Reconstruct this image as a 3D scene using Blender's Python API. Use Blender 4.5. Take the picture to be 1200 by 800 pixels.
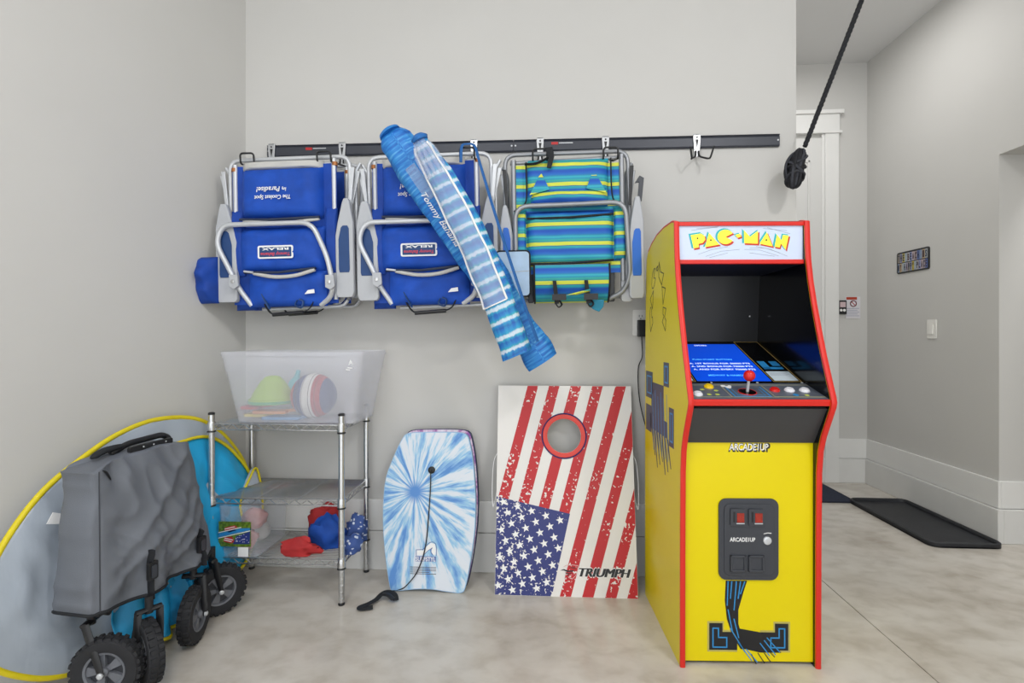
import bpy, bmesh, math, random
from mathutils import Vector, Matrix, noise
from mathutils.geometry import tessellate_polygon

for o in list(bpy.data.objects):
    bpy.data.objects.remove(o)
S = bpy.context.scene
C = S.collection
R = math.radians
random.seed(7)

# ------------------------------------------------------------------ camera
CAM_H, FPX, HOR = 1.12, 600.0, 393.0
YAW = math.atan(36 / 600)
cd = bpy.data.cameras.new('camera')
cam = bpy.data.objects.new('camera', cd)
C.objects.link(cam)
cam.location = (0, 0, CAM_H)
cam.rotation_euler = (R(90), 0, YAW)
cd.sensor_width = 36
cd.lens = 36 * FPX / 1200
cd.shift_y = (HOR - 400) / 1200
cd.clip_start = 0.05
S.camera = cam

# ------------------------------------------------------------------ light
w = bpy.data.worlds.new('daylight')
S.world = w
w.use_nodes = True
w.node_tree.nodes['Background'].inputs[0].default_value = (0.96, 0.985, 1.0, 1)
w.node_tree.nodes['Background'].inputs[1].default_value = 1.9


def area(name, loc, target, sx, sy, power, col=(1, 0.985, 0.965)):
    l = bpy.data.lights.new(name, 'AREA')
    l.shape = 'RECTANGLE'
    l.size, l.size_y, l.energy, l.color = sx, sy, power, col
    o = bpy.data.objects.new(name, l)
    C.objects.link(o)
    o.location = loc
    d = Vector(target) - Vector(loc)
    o.rotation_euler = d.to_track_quat('-Z', 'Y').to_euler()
    return o


RX_FILL = 3.02       # fill light added beyond the right-hand opening to brighten its jamb
area('ceiling_lamp', (1.45, -0.1, 3.12), (-0.3, 1.6, 0.4), 0.3, 0.3, 25)
area('ceiling_lamp_left', (-0.7, 0.1, 3.14), (-0.7, 0.1, 0), 0.6, 0.6, 25)
area('recess_fill', (1.75, 3.2, 3.14), (1.85, 3.2, 0), 0.5, 0.5, 9.5)  # added fill light, lifts the dark recess walls and ceiling
area('side_room_fill', (RX_FILL, 2.2, 2.9), (RX_FILL, 2.4, 0), 0.3, 0.5, 15)
S.view_settings.view_transform = 'Standard'
S.view_settings.look = 'None'
S.view_settings.gamma = 1
S.view_settings.use_curve_mapping = False
S.view_settings.exposure = -0.06


# ------------------------------------------------------------------ helpers
def ray(x, y):
    u, v = (x - 600) / FPX, (HOR - y) / FPX
    s, c = math.sin(YAW), math.cos(YAW)
    return Vector((-s + u * c, c + u * s, v))


def at(x, y, Y):
    """point at real depth Y (metres towards the back wall) seen at x, y"""
    r = ray(x, y)
    p = r * (Y / r.y)
    return Vector((p.x, p.y, p.z + CAM_H))


def lin(h):
    if isinstance(h, str):
        h = tuple(int(h[i:i + 2], 16) / 255 for i in (0, 2, 4))
    return tuple(c / 12.92 if c <= 0.04045 else ((c + 0.055) / 1.055) ** 2.4 for c in h) + (1,)


def new_mat(name):
    m = bpy.data.materials.new(name)
    m.use_nodes = True
    nt = m.node_tree
    return m, nt, nt.nodes['Principled BSDF']


def mat(name, col, rough=0.5, metal=0.0, var=0.0, scale=30, bump=0.0, bscale=200, emit=0, ecol=None, coat=0,
        stretch=(1, 1, 1), spec=None, alpha=None, trans=0):
    m, nt, b = new_mat(name)
    c = lin(col)
    b.inputs['Base Color'].default_value = c
    b.inputs['Roughness'].default_value = rough
    b.inputs['Metallic'].default_value = metal
    b.inputs['Coat Weight'].default_value = coat
    if spec is not None:
        b.inputs['Specular IOR Level'].default_value = spec
    if alpha is not None:
        b.inputs['Alpha'].default_value = alpha
    b.inputs['Transmission Weight'].default_value = trans
    tc = mp = None
    if var or bump:
        tc = nt.nodes.new('ShaderNodeTexCoord')
        mp = nt.nodes.new('ShaderNodeMapping')
        mp.inputs['Scale'].default_value = stretch
        nt.links.new(tc.outputs['Object'], mp.inputs[0])
    if var:
        n = nt.nodes.new('ShaderNodeTexNoise')
        n.inputs['Scale'].default_value = scale
        n.inputs['Detail'].default_value = 5
        nt.links.new(mp.outputs[0], n.inputs['Vector'])
        r = nt.nodes.new('ShaderNodeValToRGB')
        r.color_ramp.elements[0].position = 0.3
        r.color_ramp.elements[1].position = 0.7
        r.color_ramp.elements[0].color = tuple(max(0, x * (1 - var)) for x in c[:3]) + (1,)
        r.color_ramp.elements[1].color = tuple(min(1, x * (1 + var)) for x in c[:3]) + (1,)
        nt.links.new(n.outputs[0], r.inputs[0])
        nt.links.new(r.outputs[0], b.inputs['Base Color'])
    if bump:
        n = nt.nodes.new('ShaderNodeTexNoise')
        n.inputs['Scale'].default_value = bscale
        n.inputs['Detail'].default_value = 3
        nt.links.new(mp.outputs[0], n.inputs['Vector'])
        bp = nt.nodes.new('ShaderNodeBump')
        bp.inputs['Strength'].default_value = bump
        bp.inputs['Distance'].default_value = 0.004
        nt.links.new(n.outputs[0], bp.inputs['Height'])
        nt.links.new(bp.outputs[0], b.inputs['Normal'])
    if emit:
        b.inputs['Emission Color'].default_value = lin(ecol or col)
        b.inputs['Emission Strength'].default_value = emit
    return m


class G:
    """collects geometry for one mesh"""

    def __init__(s, M=None):
        s.v, s.f, s.M, s.uv = [], [], M, None

    def add(s, vs, fs, M=None):
        k = len(s.v)
        M = M if M is not None else s.M
        s.v += [tuple(M @ Vector(p)) if M is not None else tuple(p) for p in vs]
        s.f += [tuple(i + k for i in q) for q in fs]
        return s

    def box(s, x0, x1, y0, y1, z0, z1, M=None):
        vs = [(x, y, z) for x in (x0, x1) for y in (y0, y1) for z in (z0, z1)]
        return s.add(vs, [(0, 1, 3, 2), (4, 6, 7, 5), (0, 4, 5, 1), (2, 3, 7, 6), (0, 2, 6, 4), (1, 5, 7, 3)], M)

    def prism(s, pts, fn, d0, d1, M=None):
        """2-D outline pts -> fn(u, v, d), extruded from d0 to d1"""
        n = len(pts)
        vs = [fn(u, v, d0) for u, v in pts] + [fn(u, v, d1) for u, v in pts]
        tri = tessellate_polygon([[Vector((u, v, 0)) for u, v in pts]])
        fs = [tuple(t) for t in tri] + [tuple(i + n for i in reversed(t)) for t in tri]
        fs += [(i, (i + 1) % n, n + (i + 1) % n, n + i) for i in range(n)]
        return s.add(vs, fs, M)

    def tube(s, pts, r, n=8, closed=False, caps=True, M=None, flat=1.0):
        pts = [Vector(p) for p in pts]
        m = len(pts)
        rs = r if isinstance(r, (list, tuple)) else [r] * m
        vs, fs = [], []
        t0 = (pts[1] - pts[0]).normalized()
        up = Vector((0, 0, 1)) if abs(t0.z) < 0.9 else Vector((0, 1, 0))
        nrm = (up - t0 * up.dot(t0)).normalized()
        for i, p in enumerate(pts):
            a = pts[i - 1] if (i or closed) else p
            b = pts[(i + 1) % m] if (i < m - 1 or closed) else p
            t = (b - a)
            t = t.normalized() if t.length > 1e-9 else t0
            nrm = nrm - t * nrm.dot(t)
            nrm = nrm.normalized() if nrm.length > 1e-6 else t.orthogonal().normalized()
            bi = t.cross(nrm)
            for k in range(n):
                a_ = 2 * math.pi * k / n
                vs.append(p + (nrm * math.cos(a_) * flat + bi * math.sin(a_)) * rs[i])
        for i in range(m if closed else m - 1):
            for k in range(n):
                j = (i + 1) % m
                fs.append((i * n + k, i * n + (k + 1) % n, j * n + (k + 1) % n, j * n + k))
        if caps and not closed:
            fs.append(tuple(range(n - 1, -1, -1)))
            fs.append(tuple((m - 1) * n + k for k in range(n)))
        return s.add(vs, fs, M)

    def lathe(s, prof, o, ax, n=24, M=None, ring=False):
        """prof = [(radius, height along ax)]"""
        o, ax = Vector(o), Vector(ax).normalized()
        e = ax.orthogonal().normalized()
        f = ax.cross(e)
        vs, fs = [], []
        for r, h in prof:
            for k in range(n):
                a_ = 2 * math.pi * k / n
                vs.append(o + ax * h + (e * math.cos(a_) + f * math.sin(a_)) * max(r, 1e-5))
        for i in range(len(prof) - 1):
            for k in range(n):
                fs.append((i * n + k, i * n + (k + 1) % n, (i + 1) * n + (k + 1) % n, (i + 1) * n + k))
        if ring:
            q = (len(prof) - 1) * n
            fs += [(q + k, q + (k + 1) % n, (k + 1) % n, k) for k in range(n)]
        else:
            fs.append(tuple(range(n - 1, -1, -1)))
            fs.append(tuple((len(prof) - 1) * n + k for k in range(n)))
        return s.add(vs, fs, M)

    def grid(s, nu, nv, fn, wrapu=False, M=None, uv=False):
        vs = [fn(i / (nu if wrapu else nu - 1), j / (nv - 1)) for j in range(nv) for i in range(nu)]
        if uv:
            s.uv = (s.uv or []) + [(i / nu, j / (nv - 1)) for j in range(nv) for i in range(nu)]
        fs = []
        for j in range(nv - 1):
            for i in range(nu if wrapu else nu - 1):
                k = (i + 1) % nu
                fs.append((j * nu + i, j * nu + k, (j + 1) * nu + k, (j + 1) * nu + i))
        return s.add(vs, fs, M)

    def sheet(s, nu, nv, fn, th, M=None):
        """a cloth or board: grid fn(u, v) with thickness th along its normal"""
        eps = 1e-3
        top, bot = [], []
        for j in range(nv):
            for i in range(nu):
                u, v = i / (nu - 1), j / (nv - 1)
                p = Vector(fn(u, v))
                du = Vector(fn(min(1, u + eps), v)) - Vector(fn(max(0, u - eps), v))
                dv = Vector(fn(u, min(1, v + eps))) - Vector(fn(u, max(0, v - eps)))
                n = du.cross(dv)
                n = n.normalized() if n.length > 1e-12 else Vector((0, -1, 0))
                top.append(p)
                bot.append(p - n * th)
        k = nu * nv
        fs = []
        for j in range(nv - 1):
            for i in range(nu - 1):
                a, b, c, d = j * nu + i, j * nu + i + 1, (j + 1) * nu + i + 1, (j + 1) * nu + i
                fs += [(a, b, c, d), (k + d, k + c, k + b, k + a)]
        for i in range(nu - 1):
            fs += [(i, k + i, k + i + 1, i + 1)]
            a = (nv - 1) * nu + i
            fs += [(a, a + 1, k + a + 1, k + a)]
        for j in range(nv - 1):
            a = j * nu
            fs += [(a, a + nu, k + a + nu, k + a)]
            a = j * nu + nu - 1
            fs += [(a, k + a, k + a + nu, a + nu)]
        return s.add(top + bot, fs, M)

    def text(s, body, wd, ht, M, ext=0.0006, shear=0.0, bold=0.0, space=1.0):
        """lettering fitted into wd x ht; M maps (x right, y up, z out)"""
        cu = bpy.data.curves.new('lettering', 'FONT')
        cu.body, cu.extrude, cu.shear, cu.offset, cu.space_character = body, 0.01, shear, bold, space
        cu.resolution_u = 3
        cu.align_x = 'CENTER'
        o = bpy.data.objects.new('lettering', cu)
        C.objects.link(o)
        dg = bpy.context.evaluated_depsgraph_get()
        me = bpy.data.meshes.new_from_object(o.evaluated_get(dg))
        vs = [v.co.copy() for v in me.vertices]
        fs = [tuple(p.vertices) for p in me.polygons]
        bpy.data.objects.remove(o)
        bpy.data.curves.remove(cu)
        bpy.data.meshes.remove(me)
        x0, x1 = min(v.x for v in vs), max(v.x for v in vs)
        y0, y1 = min(v.y for v in vs), max(v.y for v in vs)
        vs = [M @ Vector(((v.x - x0) / (x1 - x0) * wd - wd / 2, (v.y - y0) / (y1 - y0) * ht - ht / 2,
                          ext * (v.z / 0.01 * 0.5 + 0.5))) for v in vs]
        return s.add(vs, fs, Matrix.Identity(4))

    def ribbon(s, pts, wd, fn, d0, d1, closed=False, M=None):
        """thin flat line through 2-D pts"""
        m = len(pts)
        for i in range(m if closed else m - 1):
            a, b = Vector(pts[i]), Vector(pts[(i + 1) % m])
            t = (b - a)
            if t.length < 1e-9:
                continue
            t.normalize()
            nn = Vector((-t.y, t.x)) * wd / 2
            e = t * wd / 2 * 0.8
            s.prism([tuple(a + nn - e), tuple(b + nn + e), tuple(b - nn + e), tuple(a - nn - e)], fn, d0, d1, M)
        return s


def obj(name, g, m, parent=None, smooth=None, bevel=0, segs=2, sub=0, local=False):
    """one mesh object; world-space geometry is re-based to its parent's origin (or to its own base)"""
    me = bpy.data.meshes.new(name)
    vs = [Vector(v) for v in g.v]
    org = Vector((0, 0, 0))
    if not local:
        if parent is not None:
            p, org = parent, Vector((0, 0, 0))
            while p is not None:
                org += p.location
                p = p.parent
        else:
            org = Vector(((min(v.x for v in vs) + max(v.x for v in vs)) / 2,
                          (min(v.y for v in vs) + max(v.y for v in vs)) / 2, min(v.z for v in vs)))
    me.from_pydata([v - org for v in vs], [], g.f)
    if g.uv:
        lay = me.uv_layers.new(name='UVMap')
        for lp in me.loops:
            lay.data[lp.index].uv = g.uv[lp.vertex_index] if lp.vertex_index < len(g.uv) else (0, 0)
    bm = bmesh.new()
    bm.from_mesh(me)
    bmesh.ops.recalc_face_normals(bm, faces=bm.faces)
    bm.to_mesh(me)
    bm.free()
    for mm in (m if isinstance(m, (list, tuple)) else [m]):
        me.materials.append(mm)
    o = bpy.data.objects.new(name, me)
    C.objects.link(o)
    if parent is not None:
        o.parent = parent
    elif not local:
        o.location = org
    if name.endswith('_print'):
        o['kind'] = 'stuff'          # flat ink marks, too fine to pick apart singly
    if bevel:
        b = o.modifiers.new('bevel', 'BEVEL')
        b.width, b.segments, b.limit_method, b.angle_limit = bevel, segs, 'ANGLE', R(40)
    if sub:
        b = o.modifiers.new('subdivision', 'SUBSURF')
        b.levels = b.render_levels = sub
    if smooth is not None:
        me.shade_auto(smooth) if hasattr(me, 'shade_auto') else None
        if not hasattr(me, 'shade_auto'):
            me.set_sharp_from_angle(angle=R(smooth))
            for p in me.polygons:
                p.use_smooth = True
    return o


def tag(o, label, cat, group=None):
    o['label'], o['category'] = label, cat
    if group:
        o['group'] = group
    return o


def thing(name, label, cat, loc=(0, 0, 0), rotz=0, group=None):
    o = bpy.data.objects.new(name, None)
    C.objects.link(o)
    o.location = loc
    o.rotation_euler = (0, 0, rotz)
    o.empty_display_size = 0.05
    return tag(o, label, cat, group)


def struct(name, g, m, parent=None, **k):
    o = obj(name, g, m, parent, **k)
    if parent is None:
        o['kind'] = 'structure'
    return o


def copy_tree(o, parent=None):
    c = o.copy()
    C.objects.link(c)
    c.parent = parent
    for ch in list(o.children):
        copy_tree(ch, c)
    return c


def smoothpath(pts, n=8, closed=False):
    """Catmull-Rom through pts"""
    pts = [Vector(p) for p in pts]
    m = len(pts)
    out = []
    for i in range(m if closed else m - 1):
        p0 = pts[i - 1] if (i or closed) else pts[0]
        p1, p2 = pts[i], pts[(i + 1) % m]
        p3 = pts[(i + 2) % m] if (i + 2 < m or closed) else pts[-1]
        for k in range(n):
            t = k / n
            out.append(0.5 * ((2 * p1) + (p2 - p0) * t + (2 * p0 - 5 * p1 + 4 * p2 - p3) * t * t
                              + (3 * p1 - p0 - 3 * p2 + p3) * t ** 3))
    if not closed:
        out.append(pts[-1])
    return out


def filletpath(pts, r, n=5):
    """polyline with rounded corners (bent metal tube)"""
    pts = [Vector(p) for p in pts]
    out = [pts[0]]
    for i in range(1, len(pts) - 1):
        a, p, b = pts[i - 1], pts[i], pts[i + 1]
        ra = min(r, (a - p).length * 0.48, (b - p).length * 0.48)
        s_, e_ = p + (a - p).normalized() * ra, p + (b - p).normalized() * ra
        for k in range(n + 1):
            t = k / n
            out.append(s_ * (1 - t) ** 2 + p * 2 * t * (1 - t) + e_ * t * t)
    out.append(pts[-1])
    return out


def roundrect(x0, x1, y0, y1, r, n=5):
    out = []
    for cx, cy, a0 in ((x1 - r, y0 + r, -90), (x1 - r, y1 - r, 0), (x0 + r, y1 - r, 90), (x0 + r, y0 + r, 180)):
        for k in range(n + 1):
            a_ = R(a0 + 90 * k / n)
            out.append((cx + r * math.cos(a_), cy + r * math.sin(a_)))
    return out


def XZ(y0=0):           # outline drawn on a plane facing the camera side
    return lambda u, v, d: (u, y0 - d, v)


def nz(p, s=1.0, o=0.0):
    return noise.noise(Vector(p) * s + Vector((o, o * 1.7, -o)))


# ------------------------------------------------------------------ shared materials
M = {}
M['wall'] = mat('painted_wall', 'cbcac7', 0.85, var=0.012, scale=3, bump=0.05, bscale=260)
M['ceil'] = mat('painted_ceiling', 'dadada', 0.9, var=0.01, scale=3)
M['trim'] = mat('white_trim', 'e6e6e4', 0.55, var=0.012, scale=8)
M['door'] = mat('white_door', 'dcdcda', 0.45)
M['plinth'] = mat('painted_plinth', 'dededc', 0.8, var=0.02, scale=9, bump=0.1, bscale=40)
M['black'] = mat('black_plastic', '1b1c1f', 0.45, var=0.05)
M['blackg'] = mat('gloss_black', '0b0c0f', 0.16)
M['alu'] = mat('grey_aluminium', 'cdd0d4', 0.36, 0.35, var=0.03, scale=20)
M['chrome'] = mat('chrome_wire', 'c9cacb', 0.27, 0.9)
M['white'] = mat('white_print', 'f2f2f2', 0.6)
M['greyplastic'] = mat('grey_plastic', 'b5b8bd', 0.5, var=0.02)


def floor_material():
    m, nt, b = new_mat('polished_concrete')
    tc = nt.nodes.new('ShaderNodeTexCoord')

    def nse(sc, det, dist, stretch=(1, 1, 1)):
        mp = nt.nodes.new('ShaderNodeMapping')
        mp.inputs['Scale'].default_value = stretch
        nt.links.new(tc.outputs['Object'], mp.inputs[0])
        n = nt.nodes.new('ShaderNodeTexNoise')
        n.inputs['Scale'].default_value = sc
        n.inputs['Detail'].default_value = det
        n.inputs['Distortion'].default_value = dist
        nt.links.new(mp.outputs[0], n.inputs['Vector'])
        return n.outputs[0]

    def ramp(src, stops):
        r = nt.nodes.new('ShaderNodeValToRGB')
        e = r.color_ramp.elements
        e[0].position, e[0].color = stops[0][0], lin(stops[0][1])
        e[1].position, e[1].color = stops[-1][0], lin(stops[-1][1])
        for p, c in stops[1:-1]:
            q = e.new(p)
            q.color = lin(c)
        nt.links.new(src, r.inputs[0])
        return r.outputs[0]

    a = ramp(nse(2.3, 7, 0.15, (1, 1.25, 1)), [(0.3, 'aea497'), (0.45, 'c6bfb5'), (0.56, 'd0cbc3'), (0.72, 'd9d5ce')])
    c2 = ramp(nse(9, 9, 0.25, (1, 1.3, 1)), [(0.3, 'aaa195'), (0.55, 'd0cbc3'), (0.75, 'dbd7d0')])
    rust = ramp(nse(2.6, 6, 0.4, (1, 1.3, 1)), [(0.6, '000000'), (0.8, '707070')])
    mx = nt.nodes.new('ShaderNodeMix')
    mx.data_type = 'RGBA'
    mx.inputs[0].default_value = 0.45
    nt.links.new(a, mx.inputs[6])
    nt.links.new(c2, mx.inputs[7])
    m2 = nt.nodes.new('ShaderNodeMix')
    m2.data_type = 'RGBA'
    nt.links.new(rust, m2.inputs[0])
    nt.links.new(mx.outputs[2], m2.inputs[6])
    m2.inputs[7].default_value = lin('b8a189')
    nt.links.new(m2.outputs[2], b.inputs['Base Color'])
    rr = ramp(nse(12, 4, 0), [(0.3, '6a6a6a'), (0.7, '8a8a8a')])
    nt.links.new(rr, b.inputs['Roughness'])
    b.inputs['Specular IOR Level'].default_value = 0.35
    return m


M['floor'] = floor_material()

# ------------------------------------------------------------------ the setting
WY, WXL, WXE = 2.43, -1.455, 1.164          # back wall depth, left corner, free end
FY, RX, CZ = 4.06, 2.47, 3.20               # recess wall, right wall, ceiling
LD = Vector((-0.2345, -1, 0)).normalized()  # left wall runs this way from the corner
LN = Vector((-LD.y, LD.x, 0)) * 1           # towards the room
if LN.x < 0:
    LN = -LN
LC = Vector((WXL, WY, 0))


def leftw(t, n, z):
    """t metres along the left wall from the corner, n metres out from it"""
    p = LC + LD * t + LN * n
    return Vector((p.x, p.y, z))


EX0, EX1, EY0 = -3.6, 3.5, -1.7
# concrete slab with a sawn joint along X = 1.275 (the joint is a real groove between two pours)
slab = bpy.data.objects.new('floor', None)
C.objects.link(slab)
slab['kind'] = 'structure'
g = G().box(EX0, 1.2735, EY0, FY + 0.2, -0.12, 0)
obj('slab', g, M['floor'], slab)
g = G().box(1.2775, EX1, EY0, FY + 0.2, -0.12, 0)
obj('slab', g, M['floor'], slab)
g = G().box(1.2725, 1.2785, EY0, FY + 0.2, -0.13, -0.008)
obj('joint_filler', g, mat('joint_filler', '4a463f', 0.9), slab)

struct('wall_back', G().box(WXL - 0.1, WXE, WY, WY + 0.14, 0, CZ), M['wall'])
g = G()
a, b2 = leftw(0, 0, 0), leftw(4.24, 0, 0)
c2, d2 = leftw(4.24, -0.14, 0), leftw(-0.14, -0.14, 0)
g.prism([(p.x, p.y) for p in (a, b2, c2, d2)], lambda u, v, d: (u, v, d), 0, CZ)
struct('wall_left', g, M['wall'])
struct('wall_recess_side', G().box(WXE - 0.14, WXE - 0.001, WY + 0.14, FY, 0, CZ), M['wall'])
struct('wall_recess', G().box(WXE - 0.14, RX + 0.3, FY, FY + 0.14, 0, CZ), M['wall'])
OY, OZ = 2.93, 2.10     # opening in the right wall: far jamb and header
g = G().box(RX, RX + 0.24, OY, FY, 0, CZ)
g.box(RX, RX + 0.24, OY - 1.1, OY, OZ, CZ)
g.box(RX, RX + 0.24, EY0, OY - 1.1, 0, CZ)
struct('wall_right', g, M['wall'])
struct('wall_side_room', G().box(RX + 0.9, RX + 0.98, OY - 1.9, OY + 0.5, 0, CZ).box(RX + 0.24, RX + 0.9, OY + 0.42, OY + 0.5, 0, CZ).box(RX + 0.24, RX + 0.9, OY - 1.9, OY - 1.82, 0, CZ), M['wall'])
struct('ceiling', G().box(EX0, RX + 0.98, EY0, FY + 0.14, CZ, CZ + 0.1), M['ceil'])


def baseboard(side, pieces):
    """pieces: [(x0,x1,y0,y1)] footprints of the upper board; the plinth below stands a little prouder"""
    root = bpy.data.objects.new('baseboard_' + side, None)
    C.objects.link(root)
    root['kind'] = 'structure'
    for (lo, up) in pieces:
        obj('plinth', G().box(*lo, 0, 0.183), M['plinth'], root, bevel=0.003)
        obj('board', G().box(*up, 0.186, 0.333), M['trim'], root, bevel=0.003)


baseboard('back', [((WXL + 0.01, WXE, WY - 0.024, WY), (WXL + 0.01, WXE, WY - 0.016, WY))])
baseboard('recess', [((1.9, RX, FY - 0.024, FY), (2.245, RX, FY - 0.016, FY))])
baseboard('right', [((RX - 0.03, RX, OY - 0.03, FY - 0.024), (RX - 0.016, RX, OY - 0.016, FY - 0.016)),
                    ((RX, RX + 0.24, OY - 0.03, OY), (RX, RX + 0.24, OY - 0.016, OY))])

root = bpy.data.objects.new('baseboard_left', None)
C.objects.link(root)
root['kind'] = 'structure'
for nm, n_, z0, z1, m_ in (('plinth', 0.022, 0, 0.183, 'plinth'), ('board', 0.015, 0.186, 0.333, 'trim')):
    q = [leftw(0.03, 0, 0), leftw(4.2, 0, 0), leftw(4.2, n_, 0), leftw(0.03, n_, 0)]
    obj(nm, G().prism([(p.x, p.y) for p in q], lambda u, v, d: (u, v, d), z0, z1), M[m_], root)

# door with craftsman casing on the recess wall
d1 = bpy.data.objects.new('door_1', None)
C.objects.link(d1)
d1.location = (1.7, FY, 0)
d1['kind'] = 'structure'
dx = at(965, 300, FY).x        # inner edge of the right casing leg
ox = at(981, 300, FY).x
zt = at(960, 131, FY).z        # top of the head casing
zs = at(960, 158, FY).z        # underside of the head
obj('door_leaf', G().box(dx - 0.86, dx - 0.02, FY - 0.012, FY + 0.02, 0.01, zs - 0.03), M['door'], d1)
for x0, x1 in ((dx - 0.74, dx - 0.50), (dx - 0.38, dx - 0.11)):
    for z0, z1 in ((0.25, 0.95), (1.1, zs - 0.2)):
        g = G().prism(roundrect(x0, x1, z0, z1, 0.004), XZ(FY - 0.012), 0, 0.006)
        obj('door_panel', g, M['door'], d1, bevel=0.004)
        g = G()
        for q in ((x0, x1, z0, z0 + 0.018), (x0, x1, z1 - 0.018, z1), (x0, x0 + 0.018, z0, z1), (x1 - 0.018, x1, z0, z1)):
            g.box(q[0], q[1], FY - 0.026, FY - 0.012, q[2], q[3])
        obj('panel_moulding', g, M['door'], d1, bevel=0.004)
for x0, x1 in ((dx, ox), (dx - 0.96, dx - 0.86)):
    obj('casing_leg', G().box(x0, x1, FY - 0.028, FY, 0, zs), M['trim'], d1, bevel=0.003)
obj('door_stop', G().box(dx - 0.022, dx, FY - 0.02, FY, 0, zs), M['trim'], d1, bevel=0.003)
obj('door_handle', G().lathe([(0.03, 0), (0.03, 0.008), (0.012, 0.012), (0.012, 0.04), (0.026, 0.05), (0.028, 0.065), (0.016, 0.074)], (dx - 0.79, FY - 0.012, 1.0), (0, -1, 0), 20), M['chrome'], d1, smooth=40)
g = G().box(dx - 0.98, ox + 0.03, FY - 0.045, FY, zt - 0.03, zt)
g.box(dx - 0.96, ox + 0.005, FY - 0.03, FY, zs + 0.02, zt - 0.03)
g.box(dx - 0.97, ox + 0.02, FY - 0.038, FY, zs, zs + 0.02)
obj('head_casing', g, M['trim'], d1, bevel=0.003)

# ------------------------------------------------------------------ arcade cabinet
M['yellow'] = mat('yellow_laminate', 'e6d200', 0.3, var=0.015, scale=5, spec=0.35)
M['redtrim'] = mat('red_edge_trim', 'd8261c', 0.32)
M['inkblack'] = mat('black_ink', '16171c', 0.4)
M['inkblue'] = mat('blue_ink', '2f8fd0', 0.4)
M['inkteal'] = mat('teal_ink', '1fa3ad', 0.45, emit=0.25)
M['inkred'] = mat('red_ink', 'b8321f', 0.45, emit=0.25)
M['inkyellow'] = mat('yellow_ink', 'f5e03a', 0.45, emit=0.5)
M['inkgrey'] = mat('grey_ink', '8f96a2', 0.5, emit=0.2)
M['marquee'] = mat('lit_marquee', 'c3d0e6', 0.3, emit=0.15, ecol='cfe0fb')
M['deck'] = mat('printed_deck', '5d6470', 0.35, var=0.05, scale=60)
M['charcoal'] = mat('charcoal_plastic', '3a3d44', 0.4, var=0.03)
M['darkpanel'] = mat('dark_panel', '3c3d40', 0.4)
M['screen'] = mat('blue_screen', '0a3fb8', 0.2, emit=0.85, ecol='0b45c4')
M['glow_white'] = mat('screen_text', 'd8e8ff', 0.3, emit=0.9)
M['glow_cyan'] = mat('screen_text_cyan', '56b8ff', 0.3, emit=0.8)

CW, CT = 0.47, 0.016
cab = thing('arcade_cabinet', 'tall yellow arcade cabinet with red edge trim and lit marquee', 'arcade machine',
            (0.464, 1.763, 0), R(2.4))
FRONT = [(0.0, 0.0), (-0.002, 0.40), (-0.006, 0.66), (-0.015, 0.735), (-0.032, 0.785), (-0.062, 0.845),
         (-0.084, 0.889), (-0.088, 0.905), (-0.084, 0.922), (-0.064, 0.972), (-0.034, 1.05), (-0.004, 1.14),
         (0.024, 1.23), (0.045, 1.31), (0.058, 1.38), (0.064, 1.44), (0.068, 1.519)]
BACKP = [(0.10, 1.527), (0.20, 1.528), (0.30, 1.519), (0.38, 1.499), (0.435, 1.475), (0.462, 1.445), (0.474, 1.36),
         (0.484, 1.10), (0.489, 0.6), (0.49, 0.0)]
SIDE = FRONT + BACKP


def csub(name, g, m, parent=cab, **k):
    o = obj(name, g, m, parent, local=True, **k)
    return o


def YZ(x0):
    return lambda u, v, d: (x0 + d, u, v)


for x0 in (0, CW - CT):
    csub('side_panel', G().prism(SIDE, YZ(x0), 0, CT), M['yellow'])
# the inside faces are black
inner = [(y + 0.006 if i < len(FRONT) else y - 0.004, z - (0.004 if z > 1.5 else 0)) for i, (y, z) in enumerate(SIDE)]
for x0 in (CT, CW - CT - 0.0015):
    csub('inner_lining', G().prism(inner, YZ(x0), 0, 0.0015), M['blackg'])
# red T-moulding: a rounded strip all along the front and top edge
for x0 in (CT / 2, CW - CT / 2):
    pts = [(x0, y - 0.001, z) for y, z in FRONT + BACKP[:5]]
    g = G()
    vs, fs = [], []
    prof = [(-0.0088, 0.004), (-0.0085, -0.002), (-0.004, -0.0045), (0.004, -0.0045), (0.0085, -0.002), (0.0088, 0.004)]
    for i, p in enumerate(pts):
        a_ = Vector(pts[max(0, i - 1)])
        b_ = Vector(pts[min(len(pts) - 1, i + 1)])
        t = (b_ - a_).normalized()
        nn = Vector((0, -t.z, t.y)) * -1
        nn = Vector((0, t.z, -t.y))
        for dx_, dn in prof:
            vs.append(Vector(p) + Vector((dx_, 0, 0)) + nn * dn)
    k6 = len(prof)
    for i in range(len(pts) - 1):
        for q in range(k6):
            fs.append((i * k6 + q, i * k6 + (q + 1) % k6, (i + 1) * k6 + (q + 1) % k6, (i + 1) * k6 + q))
    fs += [tuple(range(k6)), tuple((len(pts) - 1) * k6 + q for q in range(k6))]
    g.add(vs, fs)
    csub('edge_trim', g, M['redtrim'], smooth=50)

ix0, ix1 = CT, CW - CT
fp = csub('front_panel', G().box(ix0, ix1, 0.014, 0.028, 0.012, 0.757), M['yellow'], bevel=0.001)
csub('kick_strip', G().box(ix0, ix1, 0.03, 0.042, 0.0, 0.012), M['black'])
csub('back_panel', G().box(ix0, ix1, 0.455, 0.468, 0.0, 1.44), M['black'])
csub('top_panel', G().prism([(0.075, 1.522), (0.2, 1.523), (0.3, 1.514), (0.38, 1.494), (0.435, 1.47), (0.43, 1.46),
                             (0.3, 1.5), (0.075, 1.508)], YZ(ix0), 0, ix1 - ix0), M['black'])
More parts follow.
